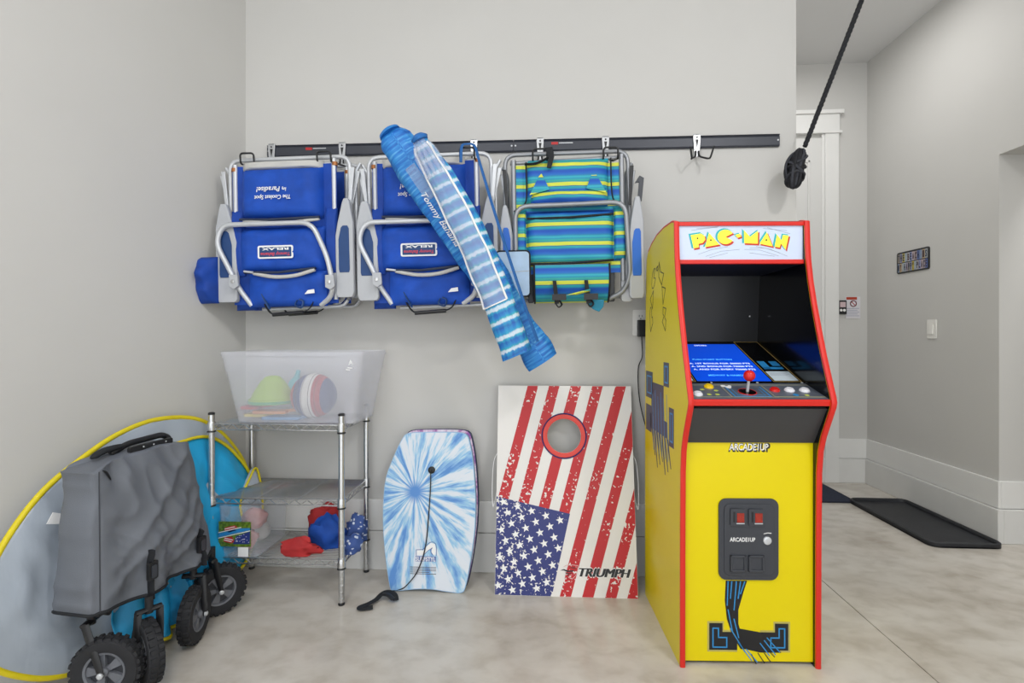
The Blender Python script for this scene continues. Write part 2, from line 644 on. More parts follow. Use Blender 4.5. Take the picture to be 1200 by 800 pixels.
# under-deck slanted panel
csub('underdeck_panel', G().prism([(0.008, 0.757), (-0.066, 0.882), (-0.056, 0.888), (0.02, 0.757)], YZ(ix0), 0, ix1 - ix0), M['darkpanel'])
# control deck
dkA, dkB = (-0.079, 0.915), (0.062, 0.953)
deck = csub('control_deck', G().prism([dkA, dkB, (0.062, 0.935), (-0.074, 0.897)], YZ(ix0), 0, ix1 - ix0), M['deck'])
csub('deck_edge_trim', G().prism([(-0.081, 0.893), (-0.085, 0.912), (-0.078, 0.9155), (-0.07, 0.893)], YZ(ix0), 0, ix1 - ix0),
     M['redtrim'], bevel=0.002)
dv = Vector((0, dkB[0] - dkA[0], dkB[1] - dkA[1]))
dl = dv.length
dv.normalize()
dn_ = Vector((0, -dv.z, dv.y))
DECKM = Matrix(((1, dv.x, dn_.x, 0), (0, dv.y, dn_.y, dkA[0]), (0, dv.z, dn_.z, dkA[1]), (0, 0, 0, 1)))
ID3 = lambda u, v, d: (u, v, d)
# printed lines on the deck
g = G(DECKM)
for pl in ([(0.15, 0.02), (0.15, 0.12)], [(0.29, 0.02), (0.29, 0.12)], [(0.02, 0.018), (0.45, 0.018)], [(0.02, 0.128), (0.45, 0.128)],
           [(0.29, 0.02), (0.45, 0.02)]):
    g.ribbon(pl, 0.0018, ID3, 0.0003, 0.0008)
csub('deck_border_print', g, mat('pale_print', 'b9b48f', 0.5), deck)
g = G(DECKM)
g.ribbon([(0.162, 0.108), (0.162, 0.022), (0.278, 0.022), (0.278, 0.108)], 0.004, ID3, 0.0003, 0.0008)
g.ribbon([(0.175, 0.09), (0.175, 0.034), (0.265, 0.034), (0.265, 0.09)], 0.002, ID3, 0.0003, 0.0008)
csub('deck_maze_print', g, M['inkblue'], deck)
g = G(DECKM)
for (x, y) in ((0.075, 0.085), (0.083, 0.04), (0.11, 0.04), (0.118, 0.075), (0.40, 0.035)):
    g.prism([(x - 0.007, y - 0.004), (x, y - 0.007), (x + 0.008, y - 0.003), (x + 0.004, y + 0.006), (x - 0.006, y + 0.005)], ID3, 0.0003, 0.0008)
csub('deck_mark_print', g, mat('lime_print', 'c4cf5a', 0.5), deck)
g = G(DECKM)
g.lathe([(0.009, 0.0003), (0.009, 0.0008)], (0.365, 0.037, 0), (0, 0, 1), 12)
csub('deck_dot_print', g, M['inkblue'], deck)
g = G(DECKM)
for (x, y, r_) in ((0.158, 0.118, 0.009), (0.172, 0.107, 0.01), (0.18, 0.118, 0.006)):
    g.lathe([(r_, 0.0003), (r_, 0.0009)], (x, y, 0), (0, 0, 1), 10)
csub('deck_white_print', g, M['white'], deck)
M['btn'] = {'white': mat('white_button', 'e8e8ee', 0.25), 'yellow': mat('yellow_button', 'f0c818', 0.25),
            'red': mat('red_button', 'd6201c', 0.25)}
for (x, y, cname) in ((0.027, 0.09, 'white'), (0.045, 0.04, 'white'), (0.105, 0.108, 'yellow'),
                      (0.315, 0.078, 'red'), (0.363, 0.076, 'white'), (0.412, 0.074, 'white')):
    b_ = csub('button', G(DECKM).lathe([(0.0165, 0), (0.0165, 0.003), (0.0145, 0.006), (0.0122, 0.0065)], (x, y, 0), (0, 0, 1), 24),
              M['btn'][cname], smooth=40)
    csub('plunger', G(DECKM).lathe([(0.0118, 0.004), (0.0118, 0.0085), (0.0105, 0.0095), (0.006, 0.0088), (0.001, 0.0085)], (x, y, 0), (0, 0, 1), 24),
         M['btn'][cname], b_, smooth=40)
jx, jy = 0.217, 0.062
js = csub('joystick', G(DECKM).lathe([(0.027, 0.0004), (0.027, 0.002), (0.024, 0.0024), (0.02, 0.0028)], (jx, jy, 0), (0, 0, 1), 28), M['blackg'], smooth=40)
csub('collar_ring', G(DECKM).tube([(jx + 0.0285 * math.cos(i * math.pi / 16), jy + 0.0285 * math.sin(i * math.pi / 16), 0.0012) for i in range(32)], 0.0014, 6, True), M['redtrim'], js)
csub('stick', G(DECKM).lathe([(0.005, 0), (0.0045, 0.045)], (jx, jy, 0), (0, 0, 1), 12), M['alu'], js, smooth=40)
csub('ball_top', G(DECKM).lathe([(0.0185 * math.sin(i * math.pi / 16), 0.058 - 0.0185 * math.cos(i * math.pi / 16)) for i in range(17)], (jx, jy, 0), (0, 0, 1), 24),
     M['btn']['red'], js, smooth=60)
# monitor deck and screen
scA, scB = (0.060, 0.951), (0.425, 1.095)
csub('monitor_bezel', G().prism([scA, scB, (0.43, 1.08), (0.066, 0.936)], YZ(ix0), 0, ix1 - ix0), M['blackg'])
sv = Vector((0, scB[0] - scA[0], scB[1] - scA[1]))
sl = sv.length
sv.normalize()
sn = Vector((0, -sv.z, sv.y))
SCRM = Matrix(((1, 0, 0, 0), (0, sv.y, sn.y, scA[0]), (0, sv.z, sn.z, scA[1]), (0, 0, 0, 1)))
scr = csub('screen', G(SCRM).prism([(0.085, 0.022), (0.345, 0.022), (0.345, 0.36), (0.085, 0.36)], ID3, 0, 0.0012), M['screen'])
for row, (txt, y, wd, mm, cx) in enumerate((('PUSH START BUTTON', 0.205, 0.15, 'glow_cyan', 0.20), ('A. 1ST BONUS FOR 20000 PTS', 0.168, 0.228, 'glow_white', 0.215),
                                            ('A. 2ND BONUS FOR 70000 PTS', 0.142, 0.228, 'glow_white', 0.215), ('A. AND FOR EVERY 70000 PTS', 0.116, 0.228, 'glow_white', 0.215),
                                            ('MIDWAY & NAMCO 1981', 0.066, 0.165, 'glow_cyan', 0.222))):
    csub('screen_lettering', G().text(txt, wd, 0.0115, SCRM @ Matrix.Translation((cx, y, 0.0013)), 0.0003, bold=0.012), M[mm], scr)
csub('screen_lettering', G().text('GAME MENU', 0.05, 0.012, SCRM @ Matrix.Translation((0.2, 0.345, 0.0013)), 0.0003), M['glow_white'], scr)
for x0, x1 in ((0.02, 0.078), (0.352, 0.448)):
    c_ = csub('instruction_card', G(SCRM).prism([(x0 + 0.006, 0.026), (x1 - 0.006, 0.026), (x1 - 0.006, 0.10), (x0 + 0.006, 0.10)], ID3, 0, 0.001), mat('card_paper', 'cfdde6', 0.5))
    g = G(SCRM)
    g.ribbon([(x0, 0.018), (x1, 0.018), (x1, 0.385), (x0, 0.385)], 0.0022, ID3, 0.0002, 0.0009, True)
    csub('gold_border_print', g, mat('gold_print', 'b59a55', 0.5), c_)
    g = G(SCRM)
    xm = (x0 + x1) / 2
    hw = (x1 - x0) / 2 - 0.012
    for q in ((xm - hw, xm - hw * 0.25, 0.12, 0.19), (xm - hw, xm + hw, 0.12, 0.138), (xm + hw * 0.2, xm + hw, 0.15, 0.19)):
        g.prism([(q[0], q[2]), (q[1], q[2]), (q[1], q[3]), (q[0], q[3])], ID3, 0.0002, 0.0009)
    csub('maze_print', g, M['inkblue'], c_)
    g = G(SCRM)
    for k in range(4):
        g.ribbon([(x0 + 0.012, 0.088 - k * 0.007), (x1 - 0.016 - 0.01 * (k % 2), 0.088 - k * 0.007)], 0.0016, ID3, 0.001, 0.0014)
    csub('card_print', g, M['inkgrey'], c_)
for x in (0.02, 0.13, 0.29, 0.445):
    csub('bezel_screw', G(SCRM).lathe([(0.004, 0.0), (0.004, 0.0016), (0.002, 0.0022)], (x, 0.009, 0), (0, 0, 1), 10), M['alu'])
csub('hood_panel', G().prism([(0.425, 1.08), (0.40, 1.372), (0.41, 1.372), (0.435, 1.08)], YZ(ix0), 0, ix1 - ix0), mat('hood_black', '1a1b1e', 0.35))
csub('hood_ceiling', G().prism([(0.09, 1.372), (0.41, 1.366), (0.41, 1.372), (0.09, 1.378)], YZ(ix0), 0, ix1 - ix0), M['black'])
csub('led_dot', G().lathe([(0.003, 0), (0.003, 0.002)], (0.412, 0.405, 1.20), (0, -1, 0), 10), M['white'])

# marquee
MQ = 0.078
mq = csub('marquee', G().box(ix0, ix1, MQ, MQ + 0.012, 1.386, 1.508), M['marquee'])
for z0, z1 in ((1.372, 1.387), (1.506, 1.52)):
    csub('marquee_rail', G().box(ix0, ix1, MQ - 0.008, MQ + 0.014, z0, z1), M['redtrim'], bevel=0.002)
kx = (ix1 - ix0) / 965.0
kz = 0.119 / 275.0


def mqp(p):
    return (ix0 + (p[0] - 85) * kx, 1.5065 - (p[1] - 70) * kz)


def pie(cx, cy, r, a0, a1, n=22):
    return [(cx, cy)] + [(cx + r * math.cos(R(a0 + (a1 - a0) * i / n)), cy - r * 0.95 * math.sin(R(a0 + (a1 - a0) * i / n))) for i in range(n + 1)]


LET = {'P': [(183, 145), (262, 132), (290, 150), (295, 182), (275, 208), (243, 216), (246, 244), (206, 252)],
       'A': [(324, 128), (404, 222), (294, 242)],
       'C': pie(452, 160, 62, 28, 330),
       'dash': [(526, 144), (564, 134), (572, 158), (546, 168)],
       'M': [(594, 106), (640, 160), (702, 112), (700, 216), (596, 211)],
       'A2': [(770, 124), (814, 238), (714, 216)],
       'N': [(848, 142), (884, 192), (894, 146), (938, 152), (914, 266), (878, 214), (868, 248), (830, 240)]}
for key, pts in LET.items():
    cx = sum(p[0] for p in pts) / len(pts)
    cy = sum(p[1] for p in pts) / len(pts)
    grow = lambda f, ox, oy: [mqp((cx + (p[0] - cx) * f + ox, cy + (p[1] - cy) * f + oy)) for p in pts]
    L_ = csub('marquee_letter', G().prism(grow(1.0, 0, 0), XZ(MQ), 0.0016, 0.0022), M['inkyellow'], mq)
    csub('letter_shadow_print', G().prism(grow(1.06, 9, 11), XZ(MQ), 0.0009, 0.0013), M['inkred'], mq)
    csub('letter_edge_print', G().prism(grow(1.10, -9, -6), XZ(MQ), 0.0002, 0.0007), M['inkteal'], mq)
g = G()
for (x, y) in ((236, 171), (338, 186), (766, 187)):
    g.lathe([(7 * kx, 0.0022), (7 * kx, 0.0026)], Vector((mqp((x, y))[0], MQ, mqp((x, y))[1])), (0, -1, 0), 10)
csub('letter_dot_print', g, M['inkblack'], mq)
g = G()
for ln in ([(188, 105), (390, 80)], [(230, 92), (400, 76)], [(745, 92), (925, 110)], [(775, 86), (950, 135)], [(245, 300), (350, 262), (470, 240)],
           [(330, 328), (470, 290)], [(300, 318), (420, 276), (560, 262)], [(600, 262), (720, 268), (860, 315)], [(690, 238), (800, 262), (930, 318)], [(640, 250), (760, 252), (870, 290)],
           [(640, 290), (830, 318)]):
    g.ribbon([mqp(p) for p in ln], 0.0013, XZ(MQ), 0.0002, 0.0006)
csub('speed_line_print', g, M['inkgrey'], mq)

# front panel: logo, coin door, maze print
FYp = 0.014
lg = csub('front_lettering', G().text('ARCADE1UP', 0.132, 0.023, Matrix(((1, 0, 0, 0.236), (0, 0, -1, FYp), (0, 1, 0, 0.741), (0, 0, 0, 1))), 0.0012, bold=0.012, shear=0.08),
          M['white'], fp)
csub('lettering_outline', G().text('ARCADE1UP', 0.142, 0.031, Matrix(((1, 0, 0, 0.238), (0, 0, -1, FYp), (0, 1, 0, 0.739), (0, 0, 0, 1))), 0.0006, bold=0.05, shear=0.08),
     M['inkblack'], fp)
FM = Matrix.Identity(4)
cdo = csub('coin_door', G().prism(roundrect(0.133, 0.334, 0.291, 0.567, 0.026), XZ(FYp), 0, 0.007), M['charcoal'], bevel=0.003)
csub('door_panel', G().prism(roundrect(0.15, 0.318, 0.308, 0.55, 0.02), XZ(FYp), 0.007, 0.010), M['charcoal'], cdo, bevel=0.002)
for x in (0.169, 0.23):
    z0, z1 = 0.478, 0.535
    csub('coin_slot', G().prism(roundrect(x, x + 0.05, z0, z1, 0.004), XZ(FYp), 0.010, 0.016), M['charcoal'], cdo, bevel=0.002)
    csub('coin_window', G().box(x + 0.021, x + 0.045, FYp - 0.0175, FYp - 0.015, z0 + 0.012, z1 - 0.014), mat('red_window', '9c2a1c', 0.2, var=0.2, scale=150), cdo)
    csub('slot_gap', G().box(x + 0.009, x + 0.015, FYp - 0.0166, FYp - 0.015, z0 + 0.012, z1 - 0.01), M['inkblack'], cdo)
    csub('slot_lip', G().box(x + 0.019, x + 0.046, FYp - 0.018, FYp - 0.015, z0 + 0.007, z0 + 0.010), M['alu'], cdo)
    z0, z1 = 0.322, 0.378
    g = G()
    for q in ((x, x + 0.052, z0, z0 + 0.007), (x, x + 0.052, z1 - 0.007, z1), (x, x + 0.007, z0, z1), (x + 0.045, x + 0.052, z0, z1)):
        g.box(q[0], q[1], FYp - 0.017, FYp - 0.009, q[2], q[3])
    csub('coin_return', g, M['charcoal'], cdo, bevel=0.002)
    csub('return_flap', G().box(x + 0.007, x + 0.045, FYp - 0.0125, FYp - 0.009, z0 + 0.007, z1 - 0.007), M['charcoal'], cdo)
csub('lock', G().lathe([(0.0135, 0.010), (0.0135, 0.015), (0.011, 0.0165), (0.004, 0.0165)], (0.293, FYp, 0.428), (0, -1, 0), 20), M['alu'], cdo, smooth=40)
csub('door_lettering', G().text('ARCADE1UP', 0.085, 0.014, Matrix(((1, 0, 0, 0.211), (0, 0, -1, FYp - 0.010), (0, 1, 0, 0.43), (0, 0, 0, 1))), 0.0008, bold=0.015), M['white'], cdo)
csub('lock_print', G().ribbon([(0.283, 0.45), (0.295, 0.453), (0.307, 0.452)], 0.0022, XZ(FYp), 0.010, 0.0106), M['white'], cdo)


def pf(x, y):
    """front-panel artwork drawn on a 509 x 800 sheet -> cabinet x, z"""
    return (0.098 + (x - 72) * 0.000775, 0.148 - (y - 570) * 0.000785)


def art(g, poly, d):
    g.prism([pf(*p) for p in poly], XZ(FYp), d - 0.0003, d)


g = G()
for sgn in (0, 1):
    mir = (lambda x: x) if not sgn else (lambda x: 500 - x)
    art(g, [(mir(70), 570), (mir(142), 570), (mir(142), 608), (mir(200), 608), (mir(200), 702), (mir(70), 702)], 0.0006)
csub('maze_halo_print', g, mat('pale_halo', 'b9ae5e', 0.45), fp)
g = G()
for sgn in (0, 1):
    mir = (lambda x: x) if not sgn else (lambda x: 500 - x)
    art(g, [(mir(78), 578), (mir(136), 578), (mir(136), 616), (mir(200), 616), (mir(200), 694), (mir(78), 694)], 0.0010)
art(g, [(150, 394), (243, 394), (228, 440), (205, 520), (205, 580), (222, 640), (250, 690), (215, 690), (178, 630), (155, 560), (146, 480)], 0.0009)
art(g, [(205, 600), (320, 620), (392, 704), (300, 704), (236, 690)], 0.0008)
csub('maze_block_print', g, M['inkblack'], fp)
g = G()
for sgn in (0, 1):
    mir = (lambda x: x) if not sgn else (lambda x: 500 - x)
    g.ribbon([pf(mir(x), y) for x, y in ((94, 600), (118, 600), (118, 640), (154, 640), (154, 682), (94, 682))], 0.0042, XZ(FYp), 0.001, 0.0014, True)
for k, (x0, y0, x1, y1) in enumerate(((160, 398, 156, 500), (176, 398, 170, 470), (196, 398, 186, 520), (214, 398, 204, 470), (232, 398, 214, 450),
                                      (160, 520, 178, 610), (186, 560, 206, 640), (170, 600, 232, 700), (205, 660, 262, 738), (240, 690, 286, 744),
                                      (330, 640, 384, 700), (318, 652, 366, 712), (300, 664, 340, 716))):
    g.ribbon([pf(x0, y0), pf(x1, y1)], 0.0035, XZ(FYp), 0.001, 0.0014)
csub('streak_print', g, M['inkblue'], fp)
g = G()
for (x0, y0, x1, y1) in ((290, 706, 318, 748), (318, 706, 345, 744), (262, 712, 282, 752), (345, 704, 362, 722)):
    g.ribbon([pf(x0, y0), pf(x1, y1)], 0.003, XZ(FYp), 0.001, 0.0014)
csub('streak_tail_print', g, M['inkblack'], fp)

# left side artwork: arched outlined letters and maze blocks
SDX = lambda u, v, d: (-d, u, v)
sp = cab.children[0]
g = G()
order = ['P', 'A', 'C', 'dash', 'M', 'A2', 'N']
for key in order:
    pts = LET[key]
    if key in ('C',):
        pts = pts[::2] + [pts[0]]
    q = []
    for (x, y) in pts:
        tt = (x - 183) / 755.0                  # 0..1 along the arch
        hh = (252 - y) / 140.0                  # 0..1 outward
        ang = R(200 - 220 * tt)
        ry, rz = 0.075 + 0.055 * hh, 0.13 + 0.075 * hh
        q.append((0.285 - ry * math.cos(ang), 1.20 + rz * math.sin(ang)))
    g.ribbon(q, 0.0035, SDX, 0.0002, 0.0007, True)
csub('arched_lettering_print', g, M['inkblack'], sp)
g = G()
for (y0, y1, z0, z1) in ((0.13, 0.20, 0.93, 1.02), (0.36, 0.47, 0.86, 0.97), (0.07, 0.13, 0.72, 0.86), (0.38, 0.47, 0.72, 0.83), (0.2, 0.38, 0.80, 0.93), (0.15, 0.40, 0.74, 0.80)):
    g.prism([(y0, z0), (y1, z0), (y1, z1), (y0, z1)], SDX, 0.0002, 0.0006)
for k in range(7):
    y0 = 0.14 + k * 0.036
    g.prism([(y0, 0.74), (y0 + 0.022, 0.74), (y0 - 0.03, 0.64 - 0.02 * (k % 3)), (y0 - 0.038, 0.64 - 0.02 * (k % 3))], SDX, 0.0002, 0.0006)
csub('side_maze_print', g, mat('slate_ink', '3b4258', 0.4), sp)
g = G()
for (y0, y1, z0, z1) in ((0.145, 0.185, 0.945, 1.005), (0.38, 0.45, 0.88, 0.95), (0.085, 0.115, 0.74, 0.84)):
    g.ribbon([(y0, z0), (y1, z0), (y1, z1), (y0, z1)], 0.006, SDX, 0.0006, 0.001, True)
for k in range(6):
    y0 = 0.16 + k * 0.04
    g.ribbon([(y0, 0.90 - 0.02 * (k % 2)), (y0 - 0.02, 0.66)], 0.004, SDX, 0.0006, 0.001)
csub('side_streak_print', g, M['inkblue'], sp)

# ------------------------------------------------------------------ wall rails and hooks
M['rail'] = mat('dark_rail', '3c3f48', 0.42, 0.2, var=0.03)
M['clip'] = mat('hook_clip_metal', 'c3c5c8', 0.35, 0.6)
M['wire'] = mat('black_coated_wire', '15161a', 0.4)
RZ0, RZ1 = 1.988, 2.043


def rail(x0, x1, label):
    t = thing('wall_rail', label, 'rail', ((x0 + x1) / 2, WY, RZ0), group='storage rails on the back wall')
    g = G().prism([(0, RZ0), (-0.012, RZ0), (-0.016, RZ0 + 0.006), (-0.016, RZ1 - 0.012), (-0.012, RZ1 - 0.006), (-0.018, RZ1), (0, RZ1)],
                  lambda u, v, d: (d, WY + u, v), x0, x1)
    obj('channel', g, M['rail'], t)
    for xx in (x0 + 0.008, x1 - 0.008):
        obj('end_screw', G().lathe([(0.004, 0.016), (0.004, 0.018), (0.002, 0.0185)], (xx, WY, (RZ0 + RZ1) / 2), (0, -1, 0), 10), M['alu'], t)
    return t


xa, xm, xb = at(315, 183, WY).x, at(602, 175, WY).x, at(912, 165, WY).x
rl = rail(xa, xm - 0.001, 'dark metal wall rail holding the two plain blue beach chairs')
rr_ = rail(xm + 0.001, xb, 'dark metal wall rail above the arcade cabinet with one empty hook')
for (px, t) in ((362, rl), (650, rr_)):
    p = at(px, 0, WY - 0.016)
    obj('red_badge', G().box(p.x - 0.016, p.x + 0.016, WY - 0.0175, WY - 0.016, RZ1 - 0.026, RZ1 - 0.014), mat('red_badge', 'c0282a', 0.5), t)
    obj('badge_print', G().box(p.x + 0.02, p.x + 0.085, WY - 0.0168, WY - 0.016, RZ1 - 0.021, RZ1 - 0.017), M['alu'], t)


def hook(px, out, label, hw=0.031, rise=0.045, empty=False):
    X = at(px, 180, WY).x
    t = thing('wall_hook', label, 'hook', (X, WY, RZ0 - 0.05), group='hooks on the wall rails')
    g = G().prism([(-0.016, RZ1 + 0.006), (0.016, RZ1 + 0.006), (0.017, RZ1 - 0.01), (0.011, RZ0 - 0.045), (-0.011, RZ0 - 0.045), (-0.017, RZ1 - 0.01)],
                  lambda u, v, d: (X + u, WY - 0.018 - d, v), 0, 0.006)
    g.box(X - 0.016, X + 0.016, WY - 0.024, WY, RZ1, RZ1 + 0.006)
    obj('clip', g, M['clip'], t, bevel=0.0015)
    obj('clip_slot', G().prism([(X - 0.007, RZ1 - 0.02), (X + 0.007, RZ1 - 0.02), (X, RZ0 - 0.005)], XZ(WY - 0.024), 0, 0.0008), M['black'], t)
    obj('clip_screw', G().lathe([(0.004, 0), (0.004, 0.002), (0.002, 0.003)], (X, WY - 0.024, RZ1 - 0.01), (0, -1, 0), 10), M['black'], t)
    if not empty:
        zb = RZ0 - 0.035
        zf = 1.884
        pts = [(X - 0.008, WY - 0.026, zb + 0.02), (X - 0.008, WY - 0.028, zb - 0.012), (X - hw, WY - 0.05, zb - 0.03), (X - hw, WY - out, zf), (X - hw, WY - out - 0.006, zf + rise),
               (X + hw, WY - out - 0.006, zf + rise), (X + hw, WY - out, zf), (X + hw, WY - 0.05, zb - 0.03), (X + 0.008, WY - 0.028, zb - 0.012), (X + 0.008, WY - 0.026, zb + 0.02)]
        obj('wire_prong', G().tube(filletpath(pts, 0.014), 0.0042, 8), M['wire'], t, smooth=60)
    else:
        zb = RZ0 - 0.03
        for sg in (-1, 1):
            pts = [(X + sg * 0.006, WY - 0.026, zb + 0.012), (X + sg * 0.008, WY - 0.03, zb - 0.016), (X + sg * 0.036, WY - 0.055, zb - 0.034), (X + sg * 0.04, WY - 0.085, zb - 0.044), (X + sg * 0.052, WY - 0.10, zb + 0.006)]
            obj('wire_prong', G().tube(filletpath(pts, 0.012), 0.0042, 8), M['wire'], t, smooth=60)
    return t


hook(321, 0.225, 'double wire hook at the rail end, carrying the stacked blue chairs')
hook(403, 0.225, 'double wire hook carrying the blue chairs, beside the furled umbrellas')
hook(480, 0.20, 'wire hook behind the furled beach umbrellas')
hook(556, 0.235, 'wire hook with the blue umbrella strap looped over it')
hook(633, 0.20, 'wire hook by the red rail badge, carrying the striped chair')
hook(709, 0.20, 'wire hook at the far side of the striped chair')
hook(815, 0, 'empty double wire hook on the rail above the arcade cabinet', empty=True)

# ------------------------------------------------------------------ beach chairs
M['blue'] = mat('royal_blue_cloth', '0448b0', 0.7, var=0.16, scale=14, bump=0.25, bscale=500)
M['blue2'] = mat('deep_blue_cloth', '063f9e', 0.7, var=0.16, scale=14, bump=0.25, bscale=500)
M['navy'] = mat('navy_inset', '1d4277', 0.55, var=0.04)
M['lining'] = mat('grey_lining', 'c3c2be', 0.7, var=0.05)
M['zip'] = mat('dark_zip', '24304a', 0.6)
M['copper'] = mat('copper_cap', 'a66a3a', 0.4, 0.4)
M['web'] = mat('black_webbing', '1a1d22', 0.8, var=0.08, scale=60)


def stripes_material(name, axis, phase, period):
    m, nt, b = new_mat(name)
    tc = nt.nodes.new('ShaderNodeTexCoord')
    sx = nt.nodes.new('ShaderNodeSeparateXYZ')
    nt.links.new(tc.outputs['Object'], sx.inputs[0])
    md = nt.nodes.new('ShaderNodeMath')
    md.operation = 'MULTIPLY_ADD'
    md.inputs[1].default_value = 1 / period
    md.inputs[2].default_value = phase
    nt.links.new(sx.outputs[axis], md.inputs[0])
    fr = nt.nodes.new('ShaderNodeMath')
    fr.operation = 'FRACT'
    nt.links.new(md.outputs[0], fr.inputs[0])
    r = nt.nodes.new('ShaderNodeValToRGB')
    r.color_ramp.interpolation = 'LINEAR'
    st = [(0.0, 'cfd84a'), (0.15, 'd2da4e'), (0.165, '2a8f9c'), (0.27, '35a79c'), (0.33, '1f8fb4'), (0.42, '35b0c0'), (0.5, '1f7fae'), (0.56, '1a6cc0'),
          (0.70, '1450b8'), (0.78, '1657b2'), (0.84, '1b8fae'), (0.92, '2aa3a8'), (0.965, '14489a'), (0.985, 'cfd84a')]
    e = r.color_ramp.elements
    e[0].position, e[0].color = st[0][0], lin(st[0][1])
    e[1].position, e[1].color = st[-1][0], lin(st[-1][1])
    for p, c in st[1:-1]:
        q = e.new(p)
        q.color = lin(c)
    nt.links.new(fr.outputs[0], r.inputs[0])
    nt.links.new(r.outputs[0], b.inputs['Base Color'])
    b.inputs['Roughness'].default_value = 0.65
    return m


def cushion(x0, x1, z0, z1, y0, dep, fold=0.004, seed=0.0, nu=15, nv=11, edge=0.16, M_=None):
    """padded rectangular cloth pocket standing proud (towards -y) of y0"""
    g = G(M_)

    def f(u, v):
        e = min(1, min(u, 1 - u) / edge) ** 0.5 * min(1, min(v, 1 - v) / edge) ** 0.5
        x, z = x0 + (x1 - x0) * u, z0 + (z1 - z0) * v
        return (x, y0 - dep * e - 1.8 * fold * nz((x * 9, z * 14, seed), 1.6, seed) * e, z)
    g.grid(nu, nv, f)
    k = len(g.v)
    ring = [i for i in range(nu)] + [j * nu + nu - 1 for j in range(1, nv)] + [(nv - 1) * nu + i for i in range(nu - 2, -1, -1)] + [j * nu for j in range(nv - 2, 0, -1)]
    back = [(g.v[i][0], g.v[i][1] + 0.006, g.v[i][2]) for i in ring]
    g.add(back, [], Matrix.Identity(4))
    n = len(ring)
    g.f += [(ring[i], ring[(i + 1) % n], k + (i + 1) % n, k + i) for i in range(n)]
    g.f.append(tuple(k + i for i in range(n)))
    return g


def armrest(xc0, xc1, z0, z1, y0, th, flip, mgrey, minset, parent, inset=(0.25, 0.72)):
    """moulded arm: narrow neck at the top, broad below, with a coloured grip let into it"""
    w_ = xc1 - xc0
    h = z1 - z0
    prof = [(0.10, 0.0), (0.92, 0.0), (1.0, 0.03), (1.0, 0.62), (0.86, 0.76), (0.62, 0.95), (0.52, 1.0), (0.25, 1.0), (0.18, 0.95), (0.0, 0.75), (0.0, 0.05)]
    pts = [((xc0 + w_ * (u if not flip else 1 - u)), z0 + h * v) for u, v in prof]
    a = obj('armrest', G().prism(pts, lambda u, v, d: (u, y0 - d, v), 0, th), mgrey, parent, local=True, bevel=0.006, segs=3)
    ip = [(0.24, inset[0]), (0.76, inset[0]), (0.80, inset[0] + 0.03), (0.80, inset[1] - 0.14), (0.66, inset[1] - 0.02), (0.56, inset[1]), (0.3, inset[1]), (0.22, inset[1] - 0.03), (0.2, inset[0] + 0.03)]
    obj('grip', G().prism([((xc0 + w_ * (u if not flip else 1 - u)), z0 + h * v) for u, v in ip], lambda u, v, d: (u, y0 - d, v), th - 0.002, th + 0.003), minset, a, local=True, bevel=0.001)
    return a


